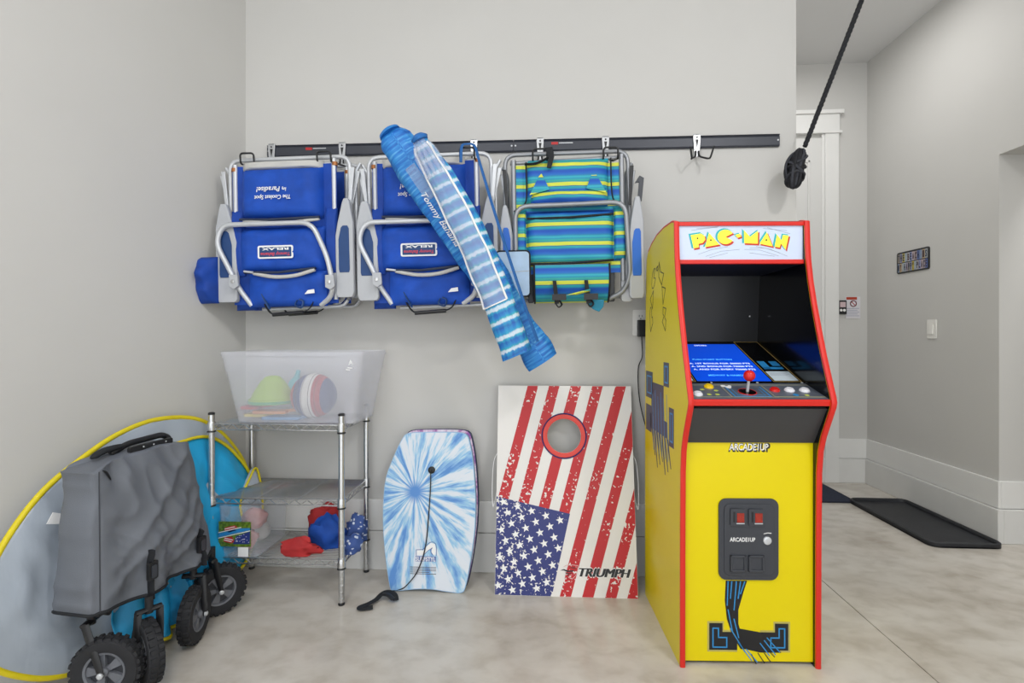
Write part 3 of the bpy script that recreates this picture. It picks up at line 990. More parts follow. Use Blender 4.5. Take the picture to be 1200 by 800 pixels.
def blue_chair(label):
    k = 0.0038
    X = lambda px: (px - 335) * k
    Z = lambda py: (362 - py) * k
    t = thing('beach_chair', label, 'beach chair', group='folded beach chairs on the wall rails')
    P = lambda n_, g_, m_, par=t, **kw: obj(n_, g_, m_, par, local=True, **kw)
    tb = lambda pts, r=0.0095, f=0.05: G().tube(filletpath([(X(a), y, Z(b)) for a, y, b in pts], f), r, 10)
    # frames
    P('back_frame', tb([(266, 0.03, 345), (266, 0.03, 184), (411, 0.03, 184), (411, 0.03, 345)]), M['alu'], smooth=60)
    P('seat_frame', tb([(275, 0.012, 352), (275, 0.012, 191)], 0.0105), M['alu'], smooth=60)
    P('seat_frame', tb([(394, 0.012, 352), (394, 0.012, 188)], 0.0105), M['alu'], smooth=60)
    P('cross_tube', tb([(273, 0.03, 194), (396, 0.03, 191)], 0.007), M['alu'], smooth=60)
    P('front_leg', tb([(293, 0.01, 357), (281, -0.01, 338), (276, -0.03, 322), (258, -0.036, 285), (266, -0.036, 264), (372, -0.036, 264), (390, -0.036, 305), (395, -0.03, 336), (390, -0.01, 350), (376, 0.01, 358)], 0.011, 0.055), M['alu'], smooth=60)
    P('rear_leg', tb([(262, 0.06, 330), (262, 0.06, 200), (256, 0.06, 190)], 0.008), M['alu'], smooth=60)
    P('rear_leg', tb([(415, 0.06, 330), (415, 0.06, 200), (421, 0.06, 190)], 0.008), M['alu'], smooth=60)
    P('rear_tube', tb([(300, 0.05, 361), (398, 0.05, 359), (404, 0.05, 352)], 0.008), M['alu'], smooth=60)
    for a, b in ((274, 189), (395, 186)):
        P('copper_collar', G().lathe([(0.0125, -0.008), (0.0125, 0.008)], (X(a), 0.012, Z(b + 8)), (0, 0, 1), 12), M['copper'], smooth=40)
    # recline ratchet bars
    for s_, bx in ((-1, 262), (1, 414)):
        for q in range(2):
            a0 = (bx + s_ * (2 + 5 * q), 198 + q * 3)
            P('ratchet_bar', G().prism([(X(a0[0]) - 0.009, Z(a0[1])), (X(a0[0]) + 0.009, Z(a0[1])), (X(bx - s_ * 2) + 0.007, Z(240)), (X(bx - s_ * 2) - 0.007, Z(240))],
                                       lambda u, v, d: (u, 0.01 + q * 0.02 + d, v), 0, 0.005), M['alu'], bevel=0.003)
    for a, b in ((280, 330), (393, 333)):
        P('hinge_plate', G().prism([(X(a - 5), Z(b - 8)), (X(a + 5), Z(b - 8)), (X(a + 6), Z(b + 5)), (X(a + 1), Z(b + 9)), (X(a - 5), Z(b + 6))], lambda u, v, d: (u, -0.052 + d, v), 0, 0.014), M['greyplastic'], bevel=0.003)
        P('hinge_bolt', G().lathe([(0.008, 0), (0.008, 0.004), (0.003, 0.005)], (X(a), -0.052, Z(b)), (0, -1, 0), 12), M['chrome'], smooth=40)
    # cloth
    def back(u, v):
        x = X(272) + (X(397) - X(272)) * u
        z = Z(356) + (Z(193) - Z(356)) * v
        return (x, 0.008 + 0.016 * math.sin(math.pi * u) + 0.004 * nz((x * 8, z * 8, 3)), z)
    P('backrest', G().sheet(21, 21, back, 0.004, None), M['blue2'], smooth=60)
    for a, b in ((271, 286), (384, 398)):
        P('frame_sleeve', cushion(X(a), X(b), Z(322), Z(246), 0.004, 0.018, 0.003, a), M['blue2'], smooth=60)
    ck = P('cooler_pocket', cushion(X(284), X(381), Z(257), Z(197), 0.012, 0.05, 0.006, 2.0, 21, 13, 0.12), M['blue'], smooth=60)
    P('pocket_rim', cushion(X(284), X(381), Z(199), Z(189), 0.014, 0.03, 0.003, 5.0), M['lining'], ck, smooth=60)
    P('pocket_zip', G().tube([(X(286), -0.03, Z(258)), (X(320), -0.036, Z(259.5)), (X(381), -0.032, Z(258))], 0.006, 8), M['zip'], ck)
    P('pocket_lining', G().tube(smoothpath([(X(290), -0.026, Z(259)), (X(318), -0.033, Z(262.5)), (X(350), -0.034, Z(263)), (X(380), -0.026, Z(259.5))]), 0.0075, 8), M['lining'], ck, smooth=60)
    R180 = lambda px, py, y: Matrix(((-1, 0, 0, X(px)), (0, 0, -1, y), (0, -1, 0, Z(py)), (0, 0, 0, 1)))
    P('pocket_lettering', G().text('The Coolest Spot', 0.162, 0.024, R180(327, 233.5, -0.0425), 0.0012, bold=0.01, shear=0.15), M['white'], ck)
    P('pocket_lettering', G().text('in Paradise!', 0.135, 0.022, R180(326, 225, -0.0425), 0.0012, bold=0.01, shear=0.15), M['white'], ck)
    pp = P('front_pouch', cushion(X(279), X(384), Z(319), Z(266), 0.01, 0.036, 0.009, 7.0, 21, 13, 0.14), M['blue'], smooth=60)
    P('pouch_zip', G().tube([(X(289), -0.022, Z(319)), (X(330), -0.026, Z(320)), (X(374), -0.022, Z(316))], 0.006, 8), M['zip'], pp)
    P('pouch_lining', G().tube(smoothpath([(X(300), -0.02, Z(320)), (X(325), -0.026, Z(325)), (X(350), -0.026, Z(324)), (X(373), -0.02, Z(317.5))]), 0.0085, 8), M['lining'], pp, smooth=60)
    P('zip_pull', G().tube([(X(290), -0.03, Z(318)), (X(301), -0.032, Z(319.5))], 0.005, 6), M['alu'], pp)
    pt = P('patch', G().prism(roundrect(X(307), X(349), Z(304), Z(289), 0.008), lambda u, v, d: (u, -0.030 - d, v), 0, 0.002), M['white'], pp)
    P('patch_field', G().prism(roundrect(X(309), X(347), Z(302.2), Z(290.8), 0.004), lambda u, v, d: (u, -0.032 - d, v), 0, 0.0006), M['navy'], pt)
    # sub-sub pieces sit under the pouch to keep three levels
    for o_ in [c_ for c_ in pt.children]:
        o_.parent = pp
    pt['label'] = 'white-bordered brand patch with red lettering'
    P('patch_lettering', G().text('Tommy Bahama', 0.132, 0.018, R180(328, 298.5, -0.0327), 0.0008, bold=0.02, shear=0.2), mat('patch_red', 'd0485a', 0.6) if 'pred' not in M else M['pred'], pp)
    P('patch_lettering', G().text('RELAX', 0.12, 0.011, R180(328, 293, -0.0327), 0.0008, bold=0.03), M['white'], pp)
    P('lower_panel', cushion(X(291), X(384), Z(359), Z(318), 0.006, 0.018, 0.008, 9.0, 19, 11), M['blue'], smooth=60)
    P('care_tag', G().prism([(X(360), Z(345.5)), (X(372), Z(344.5)), (X(371.5), Z(340)), (X(364), Z(341))], lambda u, v, d: (u, -0.018 - d, v), 0, 0.0015), M['white'])
    armrest(X(254), X(279), Z(353), Z(238), 0.01, 0.028, False, M['greyplastic'], M['navy'], t)
    armrest(X(397), X(418), Z(350), Z(236), 0.01, 0.028, True, M['greyplastic'], M['navy'], t)
    P('cup_pouch', cushion(X(232), X(257), Z(354), Z(300), -0.02, 0.05, 0.02, 11.0, 13, 15, 0.3), M['blue2'], smooth=60)
    P('hanging_flap', cushion(X(268), X(294), Z(362), Z(344), 0.05, 0.03, 0.012, 13.0, 11, 9, 0.3), M['blue2'], smooth=60)
    P('carry_handle', G().tube(smoothpath([(X(308), 0.0, Z(350)), (X(314), -0.01, Z(361)), (X(322), -0.012, Z(368)), (X(338), -0.012, Z(367)), (X(356), -0.012, Z(366)), (X(364), -0.006, Z(362)), (X(368), 0.0, Z(354))]), 0.0055, 8, flat=0.5), M['web'], smooth=60)
    P('handle_grip', G().tube([(X(321), -0.012, Z(368.5)), (X(357), -0.012, Z(366.5))], 0.0085, 10), M['black'], smooth=60)
    P('strap_tab', G().tube(smoothpath([(X(309), -0.014, Z(344)), (X(313), -0.018, Z(352)), (X(318), -0.014, Z(362))]), 0.008, 8, flat=0.35), M['navy'], smooth=60)
    P('strap_tab', G().tube(smoothpath([(X(351), -0.016, Z(352)), (X(349), -0.022, Z(358)), (X(356), -0.02, Z(361)), (X(358), -0.016, Z(354)), (X(353), -0.016, Z(351))]), 0.005, 8, flat=0.5), M['navy'], smooth=60)
    return t


def chair_at(t, px, py, Y, roll=-1.0):
    p = at(px, py, Y)
    t.location = p
    t.rotation_euler = (0, R(roll), 0)
    return t


M['pred'] = mat('patch_red', 'd0485a', 0.6)
ch1 = blue_chair('royal blue folded beach chair with upside-down white lettering on its pocket')
chair_at(ch1, 335, 362, 2.205)
ch1b = copy_tree(ch1)
ch1b['label'] = 'blue folded beach chair hung behind another one, only its edge showing'
chair_at(ch1b, 353, 362, 2.345)
ch2 = copy_tree(ch1)
ch2['label'] = 'blue folded beach chair partly covered by the furled umbrellas'
chair_at(ch2, 501, 360, 2.22)
for c_ in list(ch1b.children) + list(ch2.children):
    if c_.name.startswith('cup_pouch'):
        bpy.data.objects.remove(c_)


def striped_chair(label):
    k = 0.00372
    X = lambda px: (px - 672) * k
    Z = lambda py: (358 - py) * k
    t = thing('beach_chair', label, 'beach chair', group='folded beach chairs on the wall rails')
    P = lambda n_, g_, m_, par=t, **kw: obj(n_, g_, m_, par, local=True, **kw)
    tb = lambda pts, r=0.0095, f=0.05: G().tube(filletpath([(X(a), y, Z(b)) for a, y, b in pts], f), r, 10)
    per = 23 * k
    cl = stripes_material('striped_canvas', 2, -Z(264.5) / per + 0.0, per)
    cl2 = stripes_material('striped_canvas_offset', 2, -Z(264.5) / per + 0.55, per)
    al = mat('matte_grey_tube', '9a9da2', 0.4, 0.55)
    P('back_frame', tb([(592, 0.03, 330), (594, 0.03, 177), (738, 0.03, 177), (742, 0.03, 330)]), al, smooth=60)
    P('cross_tube', tb([(600, 0.02, 188), (733, 0.02, 185)], 0.0085), al, smooth=60)
    P('seat_frame', tb([(604, 0.006, 330), (604, 0.006, 186)], 0.0115), al, smooth=60)
    P('seat_frame', tb([(730, 0.006, 330), (730, 0.006, 183)], 0.0115), al, smooth=60)
    P('front_leg', tb([(614, 0.02, 352), (606, -0.01, 330), (606, -0.036, 300), (606, -0.036, 243), (732, -0.036, 241), (735, -0.036, 300), (737, -0.02, 325), (730, 0.0, 343), (714, 0.02, 350)], 0.0105, 0.06), al, smooth=60)
    P('rear_leg', tb([(596, 0.055, 340), (596, 0.055, 200), (590, 0.05, 190)], 0.008), al, smooth=60)
    P('rear_leg', tb([(737, 0.055, 340), (737, 0.055, 200), (744, 0.05, 190)], 0.008), al, smooth=60)
    P('rear_tube', tb([(612, 0.06, 350), (728, 0.06, 347)], 0.009), al, smooth=60)
    for s_, bx in ((-1, 594), (1, 741)):
        for q in range(2):
            a0 = (bx + s_ * (1 + 3 * q), 196 + q * 4)
            P('ratchet_bar', G().prism([(X(a0[0]) - 0.008, Z(a0[1])), (X(a0[0]) + 0.008, Z(a0[1])), (X(bx - s_ * 2) + 0.006, Z(242)), (X(bx - s_ * 2) - 0.006, Z(242))],
                                       lambda u, v, d: (u, 0.005 + q * 0.02 + d, v), 0, 0.005), al if q else M['black'], bevel=0.003)

    def back(u, v):
        x = X(603) + (X(731) - X(603)) * u
        z = Z(320) + (Z(192) - Z(320)) * v
        return (x, 0.006 + 0.014 * math.sin(math.pi * u) + 0.003 * nz((x * 8, z * 8, 3)), z)
    bk = P('backrest', G().sheet(21, 25, back, 0.004), cl, smooth=60)
    P('upper_panel', cushion(X(617), X(715), Z(238), Z(186), 0.014, 0.03, 0.006, 3.3, 21, 13, 0.12), cl, smooth=60)
    pl = P('pillow', cushion(X(624), X(713), Z(243), Z(224), -0.004, 0.05, 0.006, 4.4, 21, 11, 0.35), cl2, smooth=60)
    for (a, b, c_) in ((637, 204, 1), (697, 202, -1)):
        P('pillow_fold', G().prism([(X(a), Z(b)), (X(a + c_ * 9), Z(224)), (X(a - c_ * 14), Z(230)), (X(a - c_ * 3), Z(207))], lambda u, v, d: (u, -0.012 - d - 0.02 * (Z(204) - v) / (Z(204) - Z(230)), v), 0, 0.004), cl2, pl)
    for a, b in ((603, 618), (720, 733)):
        P('frame_sleeve', cushion(X(a), X(b), Z(306), Z(244), 0.0, 0.02, 0.002, a), cl2, smooth=60)
    # black edging of the panels
    for pts in ([(619, 190), (619, 232), (612, 243), (604, 247)], [(717, 188), (718, 230), (724, 241), (732, 246)]):
        P('edging', G().tube(smoothpath([(X(a), -0.012, Z(b)) for a, b in pts]), 0.0035, 6), M['web'])
    mp_ = P('middle_panel', cushion(X(619), X(719), Z(310), Z(247), 0.01, 0.024, 0.006, 6.1, 21, 15, 0.08), cl, smooth=60)
    for zz in (256, 309):
        P('panel_seam', G().tube([(X(619), -0.012, Z(zz)), (X(670), -0.02, Z(zz)), (X(719), -0.012, Z(zz - 3))], 0.005, 6), M['web'], mp_)

    def roll(u, v):
        a_ = -0.4 + 2.2 * v
        return (X(627) + (X(713) - X(627)) * u, 0.03 - 0.075 * math.sin(max(0, min(math.pi, a_ + 0.4))) ** 0.7, Z(354) + (Z(311) - Z(354)) * v)
    rl_ = P('seat_roll', G().sheet(15, 13, roll, 0.004), cl, smooth=60)
    for a in (627, 713):
        P('roll_edging', G().tube([(X(a), 0.03 - 0.075 * math.sin(2.2 * v) ** 0.7 - 0.001, Z(354) + (Z(311) - Z(354)) * v) for v in [i / 10 for i in range(11)]], 0.0045, 6), M['web'], rl_)
        s_ = -1 if a < 650 else 1
        P('seat_gusset', G().prism([(0.03, Z(354)), (0.02, Z(312)), (0.055, Z(308)), (0.06, Z(352))], lambda u, v, d: (X(a) + s_ * d, u, v), 0.004, 0.03), M['charcoal'], rl_, bevel=0.006)
    for a in (651, 687):
        P('strap', G().prism([(X(a - 3.2), Z(330)), (X(a + 1), Z(330)), (X(a + 4), Z(356)), (X(a - 1), Z(357))], lambda u, v, d: (u, -0.05 - d, v), 0, 0.004), M['web'])
        P('buckle', G().prism(roundrect(X(a - 4), X(a + 12), Z(352.5), Z(345.5), 0.004), lambda u, v, d: (u, -0.056 - d, v), 0, 0.007), M['black'], bevel=0.002)
        P('strap_end', G().tube(smoothpath([(X(a - 1), -0.04, Z(353)), (X(a + 3), -0.044, Z(360)), (X(a + 7), -0.04, Z(357)), (X(a + 4), -0.04, Z(352))]), 0.0055, 8, flat=0.5), M['web'], smooth=60)
    P('carry_handle', G().tube(smoothpath([(X(663), -0.052, Z(348)), (X(676), -0.062, Z(345)), (X(690), -0.052, Z(341.5))]), 0.011, 8, flat=0.5), cl2, smooth=60)
    P('hanging_flap', G().prism([(X(689), Z(352)), (X(707), Z(352)), (X(706), Z(360)), (X(701), Z(366)), (X(694), Z(363)), (X(688), Z(357))], lambda u, v, d: (u, -0.02 - d, v), 0, 0.008), mat('teal_flap', '1f7fa0', 0.7, var=0.1), bevel=0.003)
    armrest(X(588), X(603), Z(335), Z(240), 0.0, 0.028, False, M['greyplastic'], mat('blue_grip', '1f67c8', 0.5), t)
    armrest(X(736), X(753), Z(351), Z(234), 0.0, 0.028, True, M['greyplastic'], mat('blue_grip', '1f67c8', 0.5), t, (0.22, 0.68))
    P('arm_bracket', G().prism(roundrect(X(728), X(740), Z(354), Z(296), 0.012), lambda u, v, d: (u, 0.03 - d, v), 0, 0.025), M['greyplastic'], bevel=0.004)
    pc = P('phone_pouch', G().prism(roundrect(X(583), X(622), Z(347), Z(295), 0.018), lambda u, v, d: (u, -0.045 - d, v), 0, 0.008), mat('pale_blue_pouch', 'a9c4df', 0.35, var=0.1, scale=18), bevel=0.003)
    P('pouch_piping', G().tube([(a, -0.05, b) for a, b in roundrect(X(583), X(622), Z(347), Z(295), 0.018)], 0.0045, 6, True), M['web'], pc)
    P('pouch_seam', G().tube([(X(584), -0.0535, Z(320)), (X(621), -0.0535, Z(318))], 0.0012, 6), M['lining'], pc)
    P('top_strap', G().prism([(X(641), Z(176)), (X(650), Z(175)), (X(652), Z(186)), (X(648), Z(200)), (X(643), Z(199)), (X(645), Z(188))], lambda u, v, d: (u, -0.03 - d, v), 0, 0.006), M['web'], bevel=0.002)
    P('top_strap', G().tube(smoothpath([(X(618), -0.02, Z(193)), (X(632), -0.03, Z(193)), (X(645), -0.03, Z(187))]), 0.011, 8, flat=0.4), M['web'], smooth=60)
    P('side_strap', G().prism([(X(744), Z(218)), (X(750), Z(209)), (X(755), Z(212)), (X(752), Z(239)), (X(747), Z(239)), (X(749), Z(217))], lambda u, v, d: (u, 0.0 - d, v), 0, 0.008), M['charcoal'], bevel=0.002)
    return t


chair_at(striped_chair('folded beach chair in blue, teal and yellow striped canvas with grey frame'), 672, 358, 2.235, -0.8)

# ------------------------------------------------------------------ furled beach umbrellas
def streak_material(name, cols, sx, sy, rough=0.55, contrast=(0.3, 0.7)):
    m, nt, b = new_mat(name)
    tc = nt.nodes.new('ShaderNodeTexCoord')
    mp = nt.nodes.new('ShaderNodeMapping')
    mp.inputs['Scale'].default_value = (sx, sy, 1)
    nt.links.new(tc.outputs['UV'], mp.inputs[0])
    n = nt.nodes.new('ShaderNodeTexNoise')
    n.inputs['Scale'].default_value = 1
    n.inputs['Detail'].default_value = 4
    nt.links.new(mp.outputs[0], n.inputs['Vector'])
    r = nt.nodes.new('ShaderNodeValToRGB')
    e = r.color_ramp.elements
    e[0].position, e[0].color = contrast[0], lin(cols[0])
    e[1].position, e[1].color = contrast[1], lin(cols[-1])
    for i, c in enumerate(cols[1:-1]):
        q = e.new(contrast[0] + (contrast[1] - contrast[0]) * (i + 1) / (len(cols) - 1))
        q.color = lin(c)
    nt.links.new(n.outputs[0], r.inputs[0])
    nt.links.new(r.outputs[0], b.inputs['Base Color'])
    b.inputs['Roughness'].default_value = rough
    return m


def batik_material():
    """bands of blue, turquoise and white dashes running across the sleeve"""
    m, nt, b = new_mat('batik_stripe')
    tc = nt.nodes.new('ShaderNodeTexCoord')
    sp_ = nt.nodes.new('ShaderNodeSeparateXYZ')
    nt.links.new(tc.outputs['UV'], sp_.inputs[0])
    n = nt.nodes.new('ShaderNodeTexNoise')
    n.inputs['Scale'].default_value = 26
    nt.links.new(tc.outputs['UV'], n.inputs['Vector'])
    a = nt.nodes.new('ShaderNodeMath')
    a.operation = 'MULTIPLY_ADD'
    a.inputs[1].default_value = 0.018
    nt.links.new(n.outputs[0], a.inputs[0])
    nt.links.new(sp_.outputs[1], a.inputs[2])
    k = nt.nodes.new('ShaderNodeMath')
    k.operation = 'MULTIPLY'
    k.inputs[1].default_value = 8.0
    nt.links.new(a.outputs[0], k.inputs[0])
    f = nt.nodes.new('ShaderNodeMath')
    f.operation = 'FRACT'
    nt.links.new(k.outputs[0], f.inputs[0])
    r = nt.nodes.new('ShaderNodeValToRGB')
    st = [(0, '1b62b8'), (0.12, '1f86cc'), (0.22, '2f9fc8'), (0.27, 'dfeaf2'), (0.36, 'e4edf3'), (0.4, '35a9c4'), (0.5, '1a5cb4'), (0.62, '1f7fc8'), (0.7, '30a8b8'), (0.75, 'dce8f0'), (0.82, 'dfeaf2'), (0.86, '2a90c8'), (1, '184fa8')]
    e = r.color_ramp.elements
    e[0].position, e[0].color = 0, lin(st[0][1])
    e[1].position, e[1].color = 1, lin(st[-1][1])
    for p, c in st[1:-1]:
        q = e.new(p)
        q.color = lin(c)
    nt.links.new(f.outputs[0], r.inputs[0])
    # darker checks around the sleeve
    n2 = nt.nodes.new('ShaderNodeTexNoise')
    mp = nt.nodes.new('ShaderNodeMapping')
    mp.inputs['Scale'].default_value = (22, 9, 1)
    nt.links.new(tc.outputs['UV'], mp.inputs[0])
    nt.links.new(mp.outputs[0], n2.inputs['Vector'])
    n2.inputs['Scale'].default_value = 1
    r2 = nt.nodes.new('ShaderNodeValToRGB')
    r2.color_ramp.elements[0].position, r2.color_ramp.elements[0].color = 0.42, lin('1a52ac')
    r2.color_ramp.elements[1].position, r2.color_ramp.elements[1].color = 0.6, lin('3fb4cf')
    nt.links.new(n2.outputs[0], r2.inputs[0])
    mx = nt.nodes.new('ShaderNodeMix')
    mx.data_type = 'RGBA'
    mx.inputs[0].default_value = 0.25
    nt.links.new(r.outputs[0], mx.inputs[6])
    nt.links.new(r2.outputs[0], mx.inputs[7])
    nt.links.new(mx.outputs[2], b.inputs['Base Color'])
    b.inputs['Roughness'].default_value = 0.5
    return m


def sleeve(p0, p1, prof, depthf=0.75, wr=0.06, seed=1.0, nu=40, nv=60, u0=0, u1=1, grow=0.0, v0=0.0, v1=1.0, bow=0.0):
    """tapered cloth sleeve between p0 and p1; prof = [(v, radius)]; returns (G, point function)"""
    p0, p1 = Vector(p0), Vector(p1)
    ax = (p1 - p0)
    L_ = ax.length
    ax.normalize()
    fw = Vector((0, -1, 0))
    fw = (fw - ax * fw.dot(ax)).normalized()
    sd = ax.cross(fw)

    def rad(v):
        for i in range(len(prof) - 1):
            if prof[i][0] <= v <= prof[i + 1][0]:
                t = (v - prof[i][0]) / (prof[i + 1][0] - prof[i][0])
                t = t * t * (3 - 2 * t)
                return prof[i][1] * (1 - t) + prof[i + 1][1] * t
        return prof[-1][1]

    def pt(u, v, gr=grow):
        a_ = 2 * math.pi * u
        r = rad(v) * (1 + wr * nz((math.cos(a_) * 1.6, math.sin(a_) * 1.6, v * 9), 1.0, seed) + wr * 0.7 * nz((math.cos(a_) * 5, math.sin(a_) * 5, v * 14), 1.0, seed + 3)) + gr
        return p0 + ax * (L_ * v) + sd * (r * math.sin(a_)) + fw * (r * depthf * math.cos(a_)) + sd * bow * math.sin(math.pi * v)

    g = G()
    if u1 - u0 >= 1:
        g.grid(nu, nv, lambda u, v: pt(u, v), True, uv=True)
        g.f.append(tuple(range(nu)))
        g.f.append(tuple((nv - 1) * nu + i for i in range(nu)))
    return g, pt


ua0, ua1 = at(457, 156, 2.055), at(637, 424, 2.12)
gA, fA = sleeve(ua0, ua1, [(0, 0.045), (0.03, 0.07), (0.12, 0.075), (0.3, 0.082), (0.6, 0.078), (0.85, 0.058), (0.97, 0.07), (1, 0.066)], 0.55, 0.12, 1.0, bow=-0.012)
um = thing('beach_umbrella', 'plain blue furled beach umbrella sleeve slung behind the patterned one', 'umbrella', ua1, group='furled beach umbrellas')
M['heather'] = streak_material('heather_blue', ['0f55a8', '1a6fc4', '2f8ad2', '66aee0'], 3.0, 95)
obj('sleeve', gA, M['heather'], um, smooth=70)
obj('gathered_end', G().lathe([(0.048, 0.0), (0.045, 0.01), (0.03, 0.018), (0.012, 0.02)], ua0 + (ua1 - ua0).normalized() * 0.003, ua0 - ua1, 20), M['heather'], um, smooth=60)
# lettering along the sleeve (runs down its length)
axA = (ua1 - ua0).normalized()
up_ = Vector((0, -1, 0)) - axA * (-axA.y)
up_.normalize()
rt = axA
yy = up_.cross(rt)
c0 = fA(0.075, 0.37) + up_ * 0.010
LM = Matrix(((rt.x, yy.x, up_.x, c0.x), (rt.y, yy.y, up_.y, c0.y), (rt.z, yy.z, up_.z, c0.z), (0, 0, 0, 1)))
obj('sleeve_lettering', G().text('Tommy Bahama', 0.25, 0.03, LM, 0.0015, shear=0.3, bold=0.005), M['white'], um)
cw = G().grid(9, 9, lambda u, v: fA(-0.02 + 0.10 * u, 0.15 + 0.14 * v, 0.003))
obj('clear_pocket', cw, mat('clear_film', 'cfe2f2', 0.15, alpha=0.3), um, smooth=60)
# shoulder strap up to the hook
s0, s1 = at(546, 172, 2.185), at(556, 173, 2.185)
stp = [at(540, 190, 2.16), at(541, 172, 2.17), s0 + Vector((0, 0, 0.012)), s1 + Vector((0, 0, 0.008)), at(562, 190, 2.16), at(580, 250, 2.10), at(600, 312, 2.06), at(616, 360, 2.05), at(630, 400, 2.06)]
obj('shoulder_strap', G().tube(smoothpath(stp, 6), 0.0065, 8, flat=0.4), mat('strap_blue', '1c5c9e', 0.7, var=0.1), um, smooth=60)

ub0, ub1 = at(493, 165, 1.945), at(606, 416, 2.015)
bprof = [(0, 0.026), (0.05, 0.038), (0.2, 0.05), (0.4, 0.057), (0.7, 0.06), (1, 0.06)]
gB, fB = sleeve(ub0, ub1, bprof, 0.5, 0.1, 5.0, bow=-0.03)
un = thing('beach_umbrella', 'furled beach umbrella in a blue patterned sleeve with clear plastic window', 'umbrella', ub1, group='furled beach umbrellas')
M['batik'] = batik_material()
obj('sleeve', gB, M['batik'], un, smooth=70)
obj('sleeve_cap', G().lathe([(0.03, 0.0), (0.034, 0.012), (0.02, 0.024), (0.006, 0.026)], ub0, ub0 - ub1, 16), mat('cap_blue', '1f6cb8', 0.6, var=0.2), un, smooth=60)
wg = G().grid(17, 45, lambda u, v: fB(-0.09 + 0.32 * u, 0.0 + 0.76 * v, 0.004 + 0.006 * math.sin(math.pi * u)))
film = mat('milky_film', 'd3daee', 0.12, alpha=0.26)
win = obj('clear_window', wg, film, un, smooth=60)
for uu in (-0.09, 0.23):
    obj('window_piping', G().tube([fB(uu, 0.02 + 0.74 * i / 30, 0.005) for i in range(31)], 0.0045, 6), M['white'], win, smooth=60)
obj('window_piping', G().tube([fB(-0.09 + 0.32 * i / 12, 0.76, 0.005) for i in range(13)], 0.003, 6), M['white'], win, smooth=60)
gath = G()
for q in range(5):
    u_ = -0.12 + q * 0.07
    gath.tube(smoothpath([fB(u_, 0.015, 0.004), fB(u_ + 0.01, 0.07, 0.012), fB(u_ + 0.02, 0.16, 0.006)]), [0.006 + 0.004 * math.sin(i / 16 * math.pi) for i in range(17)], 6)
gp = obj('gathered_film', gath, film, un, smooth=60)
gp['kind'] = 'stuff'

# ------------------------------------------------------------------ wire shelf
SX0, SX1, SY0, SY1 = -1.398, -0.836, 2.085, 2.385
TIERS = (0.75, 0.437, 0.187)
sh = thing('wire_shelf', 'chrome three-tier wire shelving unit on the concrete floor', 'shelf', ((SX0 + SX1) / 2, (SY0 + SY1) / 2, 0))
for x in (SX0, SX1):
    for y in (SY0, SY1):
        g = G().lathe([(0.0125, 0.012), (0.0125, 0.785), (0.011, 0.79)], (x, y, 0), (0, 0, 1), 14)
        po = obj('post', g, M['chrome'], sh, smooth=40)
        g = G()
        for kk in range(28):
            g.lathe([(0.0121, 0), (0.0129, 0.0012), (0.0121, 0.0024)], (x, y, 0.03 + kk * 0.0272), (0, 0, 1), 12)
        gr = obj('post_groove', g, M['chrome'], po)
        gr['kind'] = 'stuff'
        obj('foot', G().lathe([(0.013, 0), (0.014, 0.004), (0.0105, 0.014), (0.006, 0.018)], (x, y, 0), (0, 0, 1), 12), M['black'], po, smooth=40)
        obj('post_cap', G().lathe([(0.0135, 0.786), (0.0135, 0.793), (0.009, 0.796)], (x, y, 0), (0, 0, 1), 12), M['black'], po, smooth=40)
for z in TIERS:
    r1, r2 = 0.0032, 0.0022
    g = G()
    lo = z - 0.026
    for zz in (z - 0.003, lo):
        g.tube([(SX0, SY0, zz), (SX1, SY0, zz)], r1, 6)
        g.tube([(SX0, SY1, zz), (SX1, SY1, zz)], r1, 6)
        g.tube([(SX0, SY0, zz), (SX0, SY1, zz)], r1, 6)
        g.tube([(SX1, SY0, zz), (SX1, SY1, zz)], r1, 6)
    rim = obj('tier_frame', g, M['chrome'], sh)
    g = G()
    for y in (SY0, SY1):
        n = 20
        g.tube([(SX0 + 0.012 + (SX1 - SX0 - 0.024) * i / n, y, (z - 0.004) if i % 2 else lo + 0.001) for i in range(n + 1)], r2, 5)
    for x in (SX0, SX1):
        n = 10
        g.tube([(x, SY0 + 0.012 + (SY1 - SY0 - 0.024) * i / n, (z - 0.004) if i % 2 else lo + 0.001) for i in range(n + 1)], r2, 5)
    zg = obj('truss_wire', g, M['chrome'], rim)
    zg['kind'] = 'stuff'
    g = G()
    n = 24
    for i in range(n):      # deck wires run from side to side, as in the photo
        y = SY0 + 0.008 + (SY1 - SY0 - 0.016) * i / (n - 1)
        g.tube([(SX0, y, z - 0.0025), (SX1, y, z - 0.0025)], 0.0017, 5)
    dw = obj('deck_wire', g, M['chrome'], rim)
    dw['kind'] = 'stuff'
    g = G()
    for x in (SX0 + 0.19, SX0 + 0.37):
        g.tube([(x, SY0, z - 0.007), (x, SY1, z - 0.007)], 0.003, 6)
    obj('support_wire', g, M['chrome'], rim)['kind'] = 'stuff'
    for x in (SX0, SX1):
        for y in (SY0, SY1):
            obj('sleeve_collar', G().lathe([(0.0175, -0.03), (0.0165, 0.002), (0.0145, 0.006)], (x, y, z), (0, 0, 1), 12), M['chrome'], rim, smooth=40)
            obj('split_ring', G().lathe([(0.0185, -0.037), (0.0158, -0.031)], (x, y, z), (0, 0, 1), 12), M['black'], rim, smooth=40)


